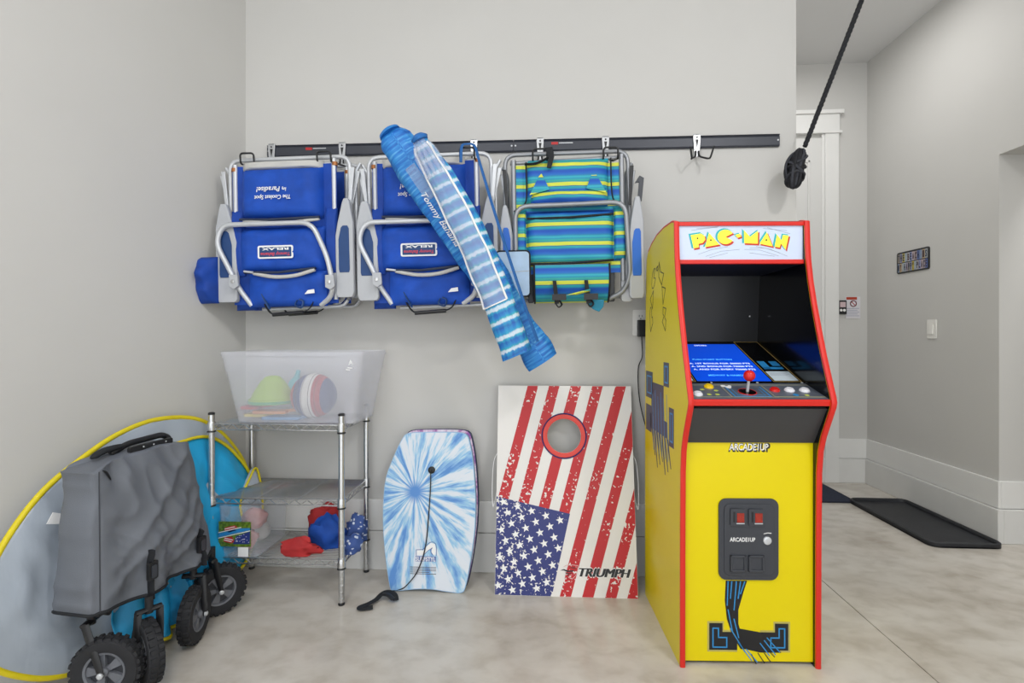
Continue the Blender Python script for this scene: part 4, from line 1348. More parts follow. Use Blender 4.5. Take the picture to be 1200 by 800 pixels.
# ------------------------------------------------------------------ plastic bins
def bin_shell(x0, x1, y0, y1, z0, z1, tap, th, r=0.03):
    """open tapered tub with a rolled rim; returns G"""
    g = G()
    n = 5
    ring = lambda f, z, off: [((x0 + x1) / 2 + (p[0]) * f, (y0 + y1) / 2 + (p[1]) * f, z) for p in
                              roundrect(-(x1 - x0) / 2 + tap * (1 - off), (x1 - x0) / 2 - tap * (1 - off), -(y1 - y0) / 2 + tap * (1 - off), (y1 - y0) / 2 - tap * (1 - off), r, n)]
    H_ = z1 - z0
    levels = [(z0, 0.0, 0), (z0 + H_ * 0.7, 0.72, 0), (z0 + H_ * 0.72, 0.80, 0), (z0 + H_ * 0.93, 0.97, 0), (z0 + H_ * 0.94, 1.05, 0), (z1, 1.07, 0)]
    rings = [ring(1, z, o) for z, o, _ in levels]
    inn = [ring(1 - 2 * th / (x1 - x0), z + (th if i == 0 else 0), o) for i, (z, o, _) in enumerate(levels)]
    m = len(rings[0])
    allr = rings + inn[::-1]
    vs = [p for q in allr for p in q]
    fs = []
    for j in range(len(allr) - 1):
        for i in range(m):
            fs.append((j * m + i, j * m + (i + 1) % m, (j + 1) * m + (i + 1) % m, (j + 1) * m + i))
    fs.append(tuple(range(m)))
    fs.append(tuple((len(allr) - 1) * m + i for i in range(m)))
    return g.add(vs, fs)


M['frost'] = mat('frosted_plastic', 'e4e6ef', 0.35, alpha=0.27)
M['frost2'] = mat('clear_plastic', 'dfe6f0', 0.15, alpha=0.15)
bx0, bx1 = at(256, 412, 2.055).x, at(424, 412, 2.055).x
bz = TIERS[0] + 0.001
bb = obj('storage_bin', bin_shell(bx0, bx1, 2.055, 2.395, bz, 1.052, 0.045, 0.003), M['frost'], smooth=40)
tag(bb, 'large frosted clear plastic bin of beach toys on the top shelf', 'storage bin')
g = G()
lx = bx1 - 0.055
for pts in ([(0, 0), (0.006, 0.018)], [(0.006, 0.018), (0.014, 0.0)], [(0.002, 0.008), (0.012, 0.006)], [(-0.006, -0.012), (0.012, -0.014)], [(-0.012, -0.02), (0.002, -0.022)]):
    g.ribbon([(lx + a, 1.0 + b) for a, b in pts], 0.0035, lambda u, v, d: (u, 2.057 - d + 0.012 * (1.05 - v) / 0.3 * 1.4, v), 0, 0.001)
mk = obj('bin_mark_print', g, M['white'], bb)

# volleyball: panels wound in three colours
vm, nt, b = new_mat('volleyball_panels')
tc = nt.nodes.new('ShaderNodeTexCoord')
sxyz = nt.nodes.new('ShaderNodeSeparateXYZ')
nt.links.new(tc.outputs['Object'], sxyz.inputs[0])
md = nt.nodes.new('ShaderNodeMath')
md.operation = 'MULTIPLY_ADD'
md.inputs[1].default_value = 5.1
md.inputs[2].default_value = 0.5
nt.links.new(sxyz.outputs[0], md.inputs[0])
rp = nt.nodes.new('ShaderNodeValToRGB')
rp.color_ramp.interpolation = 'CONSTANT'
e = rp.color_ramp.elements
e[0].position, e[0].color = 0.0, lin('b8283c')
e[1].position, e[1].color = 0.2, lin('27407f')
for p_, c_ in ((0.40, 'f0eeea'), (0.63, 'b8283c'), (0.80, '27407f')):
    q = e.new(p_)
    q.color = lin(c_)
nt.links.new(md.outputs[0], rp.inputs[0])
nt.links.new(rp.outputs[0], b.inputs['Base Color'])
b.inputs['Roughness'].default_value = 0.5
vr = 0.098
vc = at(368, 460, 2.225)
vc.z = bz + 0.004 + vr
g = G().lathe([(vr * math.sin(math.pi * i / 24), -vr * math.cos(math.pi * i / 24)) for i in range(25)], (0, 0, 0), (0, 0, 1), 40)
vb = thing('volleyball', 'red, white and blue volleyball inside the frosted bin', 'ball', (vc.x, vc.y, vc.z - vr))
bl = obj('ball_skin', g, vm, vb, smooth=70, local=True)
bl.location = (0, 0, vr)
for th in (-0.34, -0.12, 0.13, 0.34):
    rr0 = math.sqrt(vr ** 2 - (th * vr * 1.2) ** 2) + 0.0004
    s_ = obj('panel_seam', G().tube([(th * vr * 1.2, rr0 * math.cos(a_ * math.pi / 20), rr0 * math.sin(a_ * math.pi / 20)) for a_ in range(40)], 0.0012, 5, True), M['black'], vb, local=True)
    s_.location = (0, 0, vr)


def blob(c, rx, ry, rz, m, name, label, cat, group=None, seed=0.0, amp=0.2, flatz=None, nu=22, nv=14, fr=1.6):
    """crumpled soft thing resting on flatz"""
    g = G()
    c = Vector(c)

    def f(u, v):
        a_, b_ = 2 * math.pi * u, math.pi * v
        d = Vector((math.cos(a_) * math.sin(b_), math.sin(a_) * math.sin(b_), math.cos(b_)))
        r = 1 + amp * nz(d * fr, 1, seed) + amp * 0.6 * nz(d * fr * 2.7, 1, seed + 4)
        p = c + Vector((d.x * rx * r, d.y * ry * r, d.z * rz * r))
        if flatz is not None:
            p.z = max(p.z, flatz)
        return p
    g.grid(nu, nv, f, True)
    return tag(obj(name, g, m, smooth=70), label, cat, group)


toy = {'lime': mat('lime_toy', 'b4d84a', 0.4), 'teal': mat('teal_toy', '6cc4d4', 0.4), 'red': mat('red_toy', 'd04848', 0.4), 'orange': mat('orange_toy', 'ea9a4a', 0.4), 'yellow': mat('yellow_toy', 'f0d84a', 0.4),
       'blue': mat('blue_toy', '4a9ad4', 0.4), 'green': mat('green_toy', '58b878', 0.4)}
# a lime bucket, nested moulds and flat shovels in the bin
tx = at(319, 460, 2.22).x
bk_ = thing('sand_bucket', 'lime green upturned sand bucket with a pointed base inside the bin', 'toy bucket', (tx, 2.225, bz + 0.06), group='beach toys in the bin')
obj('bucket_wall', G().lathe([(0.098, 0.068), (0.099, 0.088), (0.09, 0.089), (0.08, 0.115), (0.05, 0.165), (0.03, 0.185), (0.012, 0.19)], (tx, 2.225, bz + 0.0), (0, 0, 1), 28), toy['lime'], bk_, smooth=40)
obj('bucket_band', G().lathe([(0.1, 0.07), (0.1005, 0.078), (0.1, 0.082)], (tx, 2.225, bz + 0.0), (0, 0, 1), 28), toy['green'], bk_, smooth=40)
tag(obj('toy_funnel', G().lathe([(0.028, 0.0), (0.026, 0.03), (0.012, 0.055), (0.009, 0.09)], (tx + 0.035, 2.345, bz + 0.12), (0.3, 0.0, 1), 24), toy['teal'], smooth=40),
    'pale teal toy funnel at the back of the bin', 'toy funnel', 'beach toys in the bin')
for q, (dx_, dy_, z_, c_, wd, lab) in enumerate(((-0.07, -0.03, 0.048, 'red', 0.085, 'flat red sand shovel under the lime bucket'), (0.02, -0.035, 0.030, 'orange', 0.15, 'flat orange sand rake under the lime bucket'),
                                                 (-0.05, -0.02, 0.014, 'yellow', 0.1, 'flat yellow sand mould on the bin floor'), (0.07, -0.03, 0.004, 'blue', 0.17, 'long blue sand shovel on the bin floor'))):
    x = tx + dx_
    y = 2.215 + dy_
    t_ = thing('sand_toy', lab, 'sand toy', (x, y, bz + z_), group='beach toys in the bin')
    obj('blade', G().prism(roundrect(x - wd / 2, x + wd / 2, y - 0.035, y + 0.04, 0.014), lambda u, v, d: (u, v, d), bz + z_, bz + z_ + 0.012), toy[c_], t_, bevel=0.003)
    obj('handle', G().tube([(x + wd / 2 - 0.01, y, bz + z_ + 0.008), (x + wd / 2 + 0.03, y + 0.03, bz + z_ + 0.012)], 0.0075, 8), toy[c_], t_, smooth=60)

# small bin with printed label
sx0, sx1 = at(254, 620, 2.075).x, at(302, 620, 2.075).x
sz = TIERS[2] + 0.001
sb = obj('storage_bin', bin_shell(sx0 + 0.004, sx1, 2.08, 2.335, sz, 0.402, 0.008, 0.0025, 0.012), M['frost2'], smooth=40)
tag(sb, 'small clear plastic bin with a green printed label on the bottom shelf', 'storage bin')
lbx0, lbx1, lbz0, lbz1 = at(256.5, 0, 2.078).x, at(294, 0, 2.078).x, at(275, 640, 2.078).z, at(275, 611, 2.078).z
lab = obj('printed_label', G().box(lbx0, lbx1, 2.0765, 2.0785, lbz0, lbz1), mat('leafy_print', '5d7a24', 0.4, var=0.6, scale=90), sb)
lab['label'] = 'leafy green label with flag-striped boards'
fl = lambda u, v, d: (lbx0 + (lbx1 - lbx0) * u, 2.0765 - d, lbz0 + (lbz1 - lbz0) * v)
pr = {'w': M['white'], 'r': mat('label_red', 'b82a30', 0.5), 'b': mat('label_blue', '23337f', 0.5), 's': mat('label_sky', '2a86c8', 0.5)}
for nm, m_, polys in (('label_blue_print', 'b', [[(0.45, 0.1), (0.97, 0.12), (0.98, 0.62), (0.55, 0.42)], [(0.3, 0.55), (0.55, 0.66), (0.5, 0.72), (0.3, 0.66)]]),
                      ('label_red_print', 'r', [[(0.15, 0.2), (0.4, 0.12), (0.5, 0.2), (0.42, 0.4), (0.18, 0.36)], [(0.18, 0.62), (0.6, 0.78), (0.5, 0.86), (0.2, 0.76)]]),
                      ('label_band_print', 's', [[(0.0, 0.36), (0.98, 0.68), (0.98, 0.76), (0.7, 0.74), (0.0, 0.52)]])):
    g = G()
    for q in polys:
        g.prism(q, fl, 0.0002, 0.0008)
    obj(nm, g, pr[m_], sb)
g = G()
for a, b2 in (((0.18, 0.26), (0.4, 0.2)), ((0.2, 0.33), (0.44, 0.27)), ((0.2, 0.7), (0.5, 0.8)), ((0.0, 0.33), (0.98, 0.65)), ((0.0, 0.55), (0.7, 0.78))):
    g.ribbon([a, b2], 0.03, fl, 0.0009, 0.0012)
for i in range(22):
    u, v = 0.52 + 0.42 * random.random(), 0.16 + 0.34 * random.random()
    g.prism([(u, v), (u + 0.02, v), (u + 0.02, v + 0.025), (u, v + 0.025)], fl, 0.0009, 0.0012)
obj('label_white_print', g, M['white'], sb)
sgx = at(285, 0, 2.078).x
obj('bin_sticker', G().box(sgx - 0.022, sgx + 0.022, 2.0765, 2.0785, at(285, 652, 2.078).z, at(285, 641, 2.078).z), M['white'], sb)
M['redcloth'] = mat('red_bag_cloth', 'b02a2c', 0.75, var=0.15, scale=18, bump=0.3, bscale=300)
M['bluecloth'] = mat('blue_bag_cloth', '124ba8', 0.75, var=0.2, scale=18, bump=0.3, bscale=300)
M['palered'] = mat('washed_red_cloth', 'c88c88', 0.75, var=0.2, scale=22)
for q, (yy_, zz_) in enumerate(((2.15, 0.05), (2.24, 0.05), (2.19, 0.125))):
    blob(((sx0 + sx1) / 2 + 0.01 * (q - 1), yy_, sz + zz_), 0.055, 0.045, 0.042, M['palered'] if q != 1 else M['lining'], 'bean_bag',
         ('faded red bean bag at the bottom of the small bin', 'pale grey bean bag inside the small bin', 'faded red bean bag on top inside the small bin')[q], 'bean bag', 'bean bags', 20 + q)
# star cloth
sm_, nt, b = new_mat('star_cloth')
tc = nt.nodes.new('ShaderNodeTexCoord')
vo = nt.nodes.new('ShaderNodeTexVoronoi')
vo.inputs['Scale'].default_value = 48
nt.links.new(tc.outputs['Object'], vo.inputs['Vector'])
rp = nt.nodes.new('ShaderNodeValToRGB')
rp.color_ramp.interpolation = 'CONSTANT'
rp.color_ramp.elements[0].color = lin('d5dcea')
rp.color_ramp.elements[1].position = 0.27
rp.color_ramp.elements[1].color = lin('3d5796')
nt.links.new(vo.outputs['Distance'], rp.inputs[0])
nt.links.new(rp.outputs[0], b.inputs['Base Color'])
b.inputs['Roughness'].default_value = 0.75
zs_ = TIERS[2] + 0.0015


def px_blob(px, py, Y, rx, ry, rz, m, name, label, seed, amp=0.3):
    p = at(px, py, Y)
    return blob((p.x, p.y, max(p.z, zs_ + rz * 0.55)), rx, ry, rz, m, name, label, 'bean bag', 'bean bags', seed, amp, zs_)


px_blob(350, 643, 2.125, 0.08, 0.032, 0.042, M['redcloth'], 'bean_bag', 'red bean bag drooping at the front of the bottom shelf', 31, 0.5)
px_blob(381, 612, 2.33, 0.085, 0.034, 0.085, M['redcloth'], 'bean_bag', 'red bean bag standing behind the blue one on the bottom shelf', 35, 0.42)
px_blob(383, 634, 2.215, 0.08, 0.05, 0.088, M['bluecloth'], 'bean_bag', 'plain royal blue bean bag heaped on the bottom shelf', 41, 0.4)
px_blob(419, 621, 2.275, 0.045, 0.045, 0.075, sm_, 'bean_bag', 'blue bean bag with white stars near the shelf post', 47, 0.4)
px_blob(413, 645, 2.165, 0.04, 0.045, 0.05, sm_, 'bean_bag', 'small star-printed bean bag at the shelf front beside the blue one', 52, 0.4)


# ------------------------------------------------------------------ bodyboards
def plane_pt(px, py, P0, N):
    r = ray(px, py)
    o = Vector((0, 0, CAM_H))
    return o + r * ((Vector(P0) - o).dot(N) / r.dot(N))


def tiedye(name, cols, cx, cz):
    m, nt, b = new_mat(name)
    L = nt.links.new
    tc = nt.nodes.new('ShaderNodeTexCoord')
    sub = nt.nodes.new('ShaderNodeVectorMath')
    sub.operation = 'SUBTRACT'
    sub.inputs[1].default_value = (cx, 0, cz)
    L(tc.outputs['Object'], sub.inputs[0])
    mul = nt.nodes.new('ShaderNodeVectorMath')
    mul.operation = 'MULTIPLY'
    mul.inputs[1].default_value = (1, 0, 1)
    L(sub.outputs[0], mul.inputs[0])
    ln = nt.nodes.new('ShaderNodeVectorMath')
    ln.operation = 'LENGTH'
    L(mul.outputs[0], ln.inputs[0])
    no = nt.nodes.new('ShaderNodeVectorMath')
    no.operation = 'NORMALIZE'
    L(mul.outputs[0], no.inputs[0])
    cmb = nt.nodes.new('ShaderNodeCombineXYZ')
    k = nt.nodes.new('ShaderNodeMath')
    k.operation = 'MULTIPLY'
    k.inputs[1].default_value = 3.2
    L(ln.outputs['Value'], k.inputs[0])
    L(k.outputs[0], cmb.inputs[1])
    ad = nt.nodes.new('ShaderNodeVectorMath')
    ad.operation = 'MULTIPLY_ADD'
    ad.inputs[1].default_value = (4.6, 0, 4.6)
    L(no.outputs[0], ad.inputs[0])
    L(cmb.outputs[0], ad.inputs[2])
    n = nt.nodes.new('ShaderNodeTexNoise')
    n.inputs['Scale'].default_value = 1.5
    n.inputs['Detail'].default_value = 4
    n.inputs['Roughness'].default_value = 0.6
    L(ad.outputs[0], n.inputs['Vector'])
    r = nt.nodes.new('ShaderNodeValToRGB')
    e = r.color_ramp.elements
    e[0].position, e[0].color = 0.36, lin(cols[0])
    e[1].position, e[1].color = 0.61, lin(cols[-1])
    for i, c in enumerate(cols[1:-1]):
        q = e.new(0.36 + 0.25 * (i + 1) / (len(cols) - 1))
        q.color = lin(c)
    L(n.outputs[0], r.inputs[0])
    # a soft dyed heart at the centre
    r2 = nt.nodes.new('ShaderNodeValToRGB')
    r2.color_ramp.elements[0].position, r2.color_ramp.elements[0].color = 0.02, (1, 1, 1, 1)
    r2.color_ramp.elements[1].position, r2.color_ramp.elements[1].color = 0.055, (0, 0, 0, 1)
    L(ln.outputs['Value'], r2.inputs[0])
    mx = nt.nodes.new('ShaderNodeMix')
    mx.data_type = 'RGBA'
    L(r2.outputs[0], mx.inputs[0])
    L(r.outputs[0], mx.inputs[6])
    mx.inputs[7].default_value = lin(cols[0])
    L(mx.outputs[2], b.inputs['Base Color'])
    b.inputs['Roughness'].default_value = 0.6
    return m


BB0 = Vector((-0.515, 2.205, 0))
lean = math.atan2(0.125, 0.66)
BN = Vector((0, -math.cos(lean), math.sin(lean)))
outline_px = [(478, 507), (500, 505.5), (530, 505.5), (546, 508), (551, 520), (555, 545), (557.5, 585), (556.5, 620), (552, 655), (546, 685), (541, 694), (525, 693), (505, 690), (485, 690), (462, 692), (457, 688), (452, 655), (449, 620), (449, 590), (452, 560), (461, 535), (470, 516)]
pts3 = [plane_pt(a, b_, BB0, BN) for a, b_ in outline_px]
ev = Vector((0, math.sin(lean), math.cos(lean)))
out2 = [(p.x - BB0.x, (p - BB0).dot(ev)) for p in pts3]
zmin = min(v for _, v in out2)
out2 = [(u, v - zmin) for u, v in out2]
out2 = [(p.x, p.y) for p in smoothpath([(u, v, 0) for u, v in out2], 3, True)]


def board(name, label, loc, top, rail_m, lz):
    t = thing(name, label, 'bodyboard', loc, 0, 'bodyboards against the wall')
    t.rotation_euler = (-lean, 0, 0)
    fn = lambda u, v, d: (u, -d, v)
    core = obj('foam_core', G().prism(out2, fn, -0.034, 0.0), rail_m, t, local=True, bevel=0.006, segs=3)
    inn = [(u * 0.985, 0.33 + (v - 0.33) * 0.99) for u, v in out2]
    obj('deck_skin', G().prism(inn, fn, -0.001, 0.0015), top, t, local=True)
    return t


td = tiedye('blue_tie_dye', ['5a8fd2', '7eade0', '9fcbe8', 'd8e2ee', 'dde4ee'], -0.06, 0.42)
td2 = tiedye('purple_tie_dye', ['8d5aa8', 'b87ab4', 'e0c4dc', 'f0e4ee'], -0.02, 0.42)
zoff = 0.034 * math.sin(lean)
b1 = board('bodyboard', 'blue and white tie-dye bodyboard leaning against the wall', (BB0.x, BB0.y, 0.002), td, mat('board_rail_blue', '9cc0e2', 0.6, var=0.15, scale=10), 0)
b2_ = board('bodyboard', 'purple and pink tie-dye bodyboard hidden behind the blue one', (BB0.x + 0.007, BB0.y + 0.0368 * math.cos(lean) + 0.001, 0.009), td2, mat('board_rail_navy', '1f2a55', 0.6), 0)
fnb = lambda u, v, d: (u, -d, v)


def bpt(px, py):
    p = plane_pt(px, py, BB0, BN)
    return (p.x - BB0.x, (p - BB0).dot(ev))


plug = bpt(506, 551)
pg = obj('leash_plug', G().lathe([(0.016, 0.0015), (0.016, 0.006), (0.012, 0.009), (0.006, 0.009), (0.005, 0.013)], (plug[0], 0, plug[1]), (0, -1, 0), 20), M['black'], b1, local=True, smooth=40)
# wave logo
lgx, lgz = bpt(487, 665)
lp = lambda a, b_: bpt(470 + a * 60 / 800, 620 + b_ * 60 / 800)
g = G().ribbon([lp(*q) for q in ((240, 415), (240, 325), (345, 322), (400, 255), (450, 210), (500, 202), (545, 235), (555, 300), (552, 415))], 0.0022, fnb, 0.0015, 0.0022)
g.ribbon([lp(*q) for q in ((360, 400), (420, 340), (490, 295), (465, 330), (470, 370), (500, 410))], 0.0022, fnb, 0.0015, 0.0022)
obj('wave_logo_print', g, mat('logo_indigo', '4a5a9c', 0.6), b1, local=True)
g = G().prism([lp(*q) for q in ((250, 335), (345, 335), (410, 265), (470, 215), (530, 235), (543, 300), (540, 405), (500, 400), (475, 360), (480, 310), (430, 335), (350, 405), (250, 405))], fnb, 0.0015, 0.0018)
obj('wave_fill_print', g, M['white'], b1, local=True)
c_ = lp(385, 470)
obj('board_lettering', G().text('SURFSTYL', 0.088, 0.018, Matrix(((1, 0, 0, c_[0]), (0, 0, -1, -0.0022), (0, 1, 0, c_[1]), (0, 0, 0, 1))), 0.0006, bold=0.02), M['white'], b1, local=True)
q0, q1 = lp(225, 505), lp(550, 430)
obj('lettering_band_print', G().prism([(q0[0], q0[1]), (q1[0], q0[1]), (q1[0], q1[1]), (q0[0], q1[1])], fnb, 0.0015, 0.002), mat('logo_band', '6b80b8', 0.6), b1, local=True)
g = G()
for q in range(5):
    a, b_ = lp(145, 592 + q * 26), lp(555 - (q == 3) * 110, 592 + q * 26)
    n = 9
    for i in range(n):
        xa_, xb_ = a[0] + (b_[0] - a[0]) * i / n, a[0] + (b_[0] - a[0]) * (i + 0.8) / n
        g.ribbon([(xa_, a[1]), (xb_, a[1])], 0.0026, fnb, 0.0015, 0.002)
obj('warning_text_print', g, mat('text_grey', '5a5560', 0.6), b1, local=True)
# leash: coiled cord on the deck, wrist strap on the floor
wp = lambda px, py, off: plane_pt(px, py, BB0, BN) + BN * off
ls = thing('leash', 'thin black leash with a wrist strap lying beside the blue bodyboard', 'leash', (-0.72, 2.16, 0))
pts = [wp(506, 551, 0.022), wp(505, 570, 0.010), wp(503, 600, 0.008), wp(499, 640, 0.008), wp(490, 668, 0.010), wp(478, 684, 0.015)]
fz = lambda px, py, z=0.004: (lambda r: Vector((r.x, r.y, 0)) * ((z - CAM_H) / r.z) + Vector((0, 0, z)))(ray(px, py))
pts += [fz(470, 690, 0.012), fz(460, 692), fz(452, 694, 0.006)]
obj('cord', G().tube(smoothpath(pts, 6), 0.0026, 6), M['wire'], ls, smooth=60)
st_ = [fz(464, 703, 0.012), fz(462, 696, 0.022), fz(454, 693, 0.026), fz(447, 696, 0.022), fz(441, 702, 0.014), fz(432, 707, 0.012), fz(422, 711, 0.010), fz(424, 713, 0.008), fz(437, 711, 0.009)]
obj('wrist_strap', G().tube(smoothpath(st_, 6), 0.012, 8, flat=0.3), M['web'], ls, smooth=60)
obj('strap_pad', G().tube(smoothpath([fz(448, 696, 0.024), fz(455, 697, 0.026), fz(461, 702, 0.016)], 5), 0.013, 8, flat=0.35), M['black'], ls, smooth=60)

# ------------------------------------------------------------------ cornhole board
CB0 = Vector((-0.207, 2.205, 0))
clean = math.atan2(0.182, 0.885)
CN = Vector((0, -math.cos(clean), math.sin(clean)))
CV = Vector((0, math.sin(clean), math.cos(clean)))
CWd, CLn = 0.612, 0.905


def cpt(px, py):
    p = plane_pt(px, py, CB0, CN)
    return (p.x - CB0.x, (p - CB0).dot(CV))


def cz_(zx, zy):            # position on the enlarged study of the board
    return cpt(420 + zx / 2.759, 430 + zy / 2.759)


def clip_poly(poly, x0, x1, y0, y1):
    def cl(ps, ins, inter):
        out = []
        for i in range(len(ps)):
            a, b_ = ps[i], ps[(i + 1) % len(ps)]
            if ins(a):
                out.append(a)
                if not ins(b_):
                    out.append(inter(a, b_))
            elif ins(b_):
                out.append(inter(a, b_))
        return out
    ix = lambda v: (lambda a, b_: (v, a[1] + (b_[1] - a[1]) * (v - a[0]) / (b_[0] - a[0])))
    iy = lambda v: (lambda a, b_: (a[0] + (b_[0] - a[0]) * (v - a[1]) / (b_[1] - a[1]), v))
    for ins, it in ((lambda p: p[0] >= x0, ix(x0)), (lambda p: p[0] <= x1, ix(x1)), (lambda p: p[1] >= y0, iy(y0)), (lambda p: p[1] <= y1, iy(y1))):
        if poly:
            poly = cl(poly, ins, it)
    return poly


def half_clip(poly, a, b_, keep):
    """keep the side of line a-b where cross sign equals keep"""
    sd = lambda p: ((b_[0] - a[0]) * (p[1] - a[1]) - (b_[1] - a[1]) * (p[0] - a[0])) * keep
    out = []
    for i in range(len(poly)):
        p, q = poly[i], poly[(i + 1) % len(poly)]
        sp_, sq = sd(p), sd(q)
        if sp_ >= 0:
            out.append(p)
        if (sp_ >= 0) != (sq >= 0):
            t = sp_ / (sp_ - sq)
            out.append((p[0] + (q[0] - p[0]) * t, p[1] + (q[1] - p[1]) * t))
    return out


def worn(name, col, amount=0.0):
    """ink worn through to white, worst towards the left edge of the board (object x = 0)"""
    m, nt, b = new_mat(name)
    L = nt.links.new
    tc = nt.nodes.new('ShaderNodeTexCoord')
    n = nt.nodes.new('ShaderNodeTexNoise')
    n.inputs['Scale'].default_value = 75
    n.inputs['Detail'].default_value = 2
    L(tc.outputs['Object'], n.inputs['Vector'])
    n2 = nt.nodes.new('ShaderNodeTexNoise')
    n2.inputs['Scale'].default_value = 6
    n2.inputs['Detail'].default_value = 2
    L(tc.outputs['Object'], n2.inputs['Vector'])
    sx = nt.nodes.new('ShaderNodeSeparateXYZ')
    L(tc.outputs['Object'], sx.inputs[0])
    mr = nt.nodes.new('ShaderNodeMapRange')
    mr.inputs[1].default_value, mr.inputs[2].default_value = 0.0, 0.16
    mr.inputs[3].default_value, mr.inputs[4].default_value = 0.09, 0.0
    L(sx.outputs[0], mr.inputs[0])
    a1 = nt.nodes.new('ShaderNodeMath')
    a1.operation = 'ADD'
    L(n.outputs[0], a1.inputs[0])
    L(mr.outputs[0], a1.inputs[1])
    a2 = nt.nodes.new('ShaderNodeMath')
    a2.operation = 'MULTIPLY_ADD'
    a2.inputs[1].default_value = 0.5
    L(n2.outputs[0], a2.inputs[0])
    L(a1.outputs[0], a2.inputs[2])
    r = nt.nodes.new('ShaderNodeValToRGB')
    r.color_ramp.elements[0].position, r.color_ramp.elements[0].color = 0.90 - amount, (0, 0, 0, 1)
    r.color_ramp.elements[1].position, r.color_ramp.elements[1].color = 0.915 - amount, (1, 1, 1, 1)
    L(a2.outputs[0], r.inputs[0])
    mx = nt.nodes.new('ShaderNodeMix')
    mx.data_type = 'RGBA'
    L(r.outputs[0], mx.inputs[0])
    mx.inputs[6].default_value = lin(col)
    mx.inputs[7].default_value = lin('e6e4e2')
    L(mx.outputs[2], b.inputs['Base Color'])
    b.inputs['Roughness'].default_value = 0.4
    return m


cb = thing('cornhole_board', 'cornhole board printed with a worn stars and stripes flag, leaning on the wall', 'cornhole board', CB0)
cb.rotation_euler = (-clean, 0, 0)
hc = cpt(661, 510.5)
hr = 0.076
fnc = lambda u, v, d: (u, -d, v)
# top sheet with its round hole
angs = sorted(set([2 * math.pi * i / 56 for i in range(56)] + [math.atan2(v - hc[1], u - hc[0]) % (2 * math.pi) for u in (0, CWd) for v in (0, CLn)]))


def rect_hit(a_):
    dx_, dz_ = math.cos(a_), math.sin(a_)
    ts = []
    if dx_ > 1e-9: ts.append((CWd - hc[0]) / dx_)
    if dx_ < -1e-9: ts.append(-hc[0] / dx_)
    if dz_ > 1e-9: ts.append((CLn - hc[1]) / dz_)
    if dz_ < -1e-9: ts.append(-hc[1] / dz_)
    t = min(ts)
    return (hc[0] + dx_ * t, hc[1] + dz_ * t)


outer = [rect_hit(a_) for a_ in angs]
innr = [(hc[0] + hr * math.cos(a_), hc[1] + hr * math.sin(a_)) for a_ in angs]
n = len(angs)
vs = [(u, y, v) for y in (0.0, 0.010) for ring in (outer, innr) for u, v in ring]
fs = []
for i in range(n):
    j = (i + 1) % n
    fs += [(i, j, n + j, n + i), (2 * n + i, 3 * n + i, 3 * n + j, 2 * n + j), (i, 2 * n + i, 2 * n + j, j), (n + i, n + j, 3 * n + j, 3 * n + i)]
obj('deck', G().add(vs, fs), mat('board_white', 'e6e4e2', 0.4), cb, local=True)
for q in ((0, 0.012, 0, CLn), (CWd - 0.012, CWd, 0, CLn), (0.012, CWd - 0.012, 0, 0.012), (0.012, CWd - 0.012, CLn - 0.012, CLn)):
    obj('frame_rail', G().box(q[0], q[1], 0.010, 0.034, q[2], q[3]), M['black'], cb, local=True)
obj('hole_ring', G().lathe([(0.0765, -0.012), (0.0765, 0.003), (0.082, 0.005), (0.096, 0.004), (0.098, 0.0)], (hc[0], 0, hc[1]), (0, -1, 0), 40), mat('ring_red', 'd83a2e', 0.35), cb, local=True, smooth=40)
obj('hole_ring_edge', G().tube([(hc[0] + 0.1 * math.cos(i * math.pi / 24), -0.0015, hc[1] + 0.1 * math.sin(i * math.pi / 24)) for i in range(48)], 0.003, 6, True), mat('ring_navy', '2a2c6c', 0.4), cb, local=True)
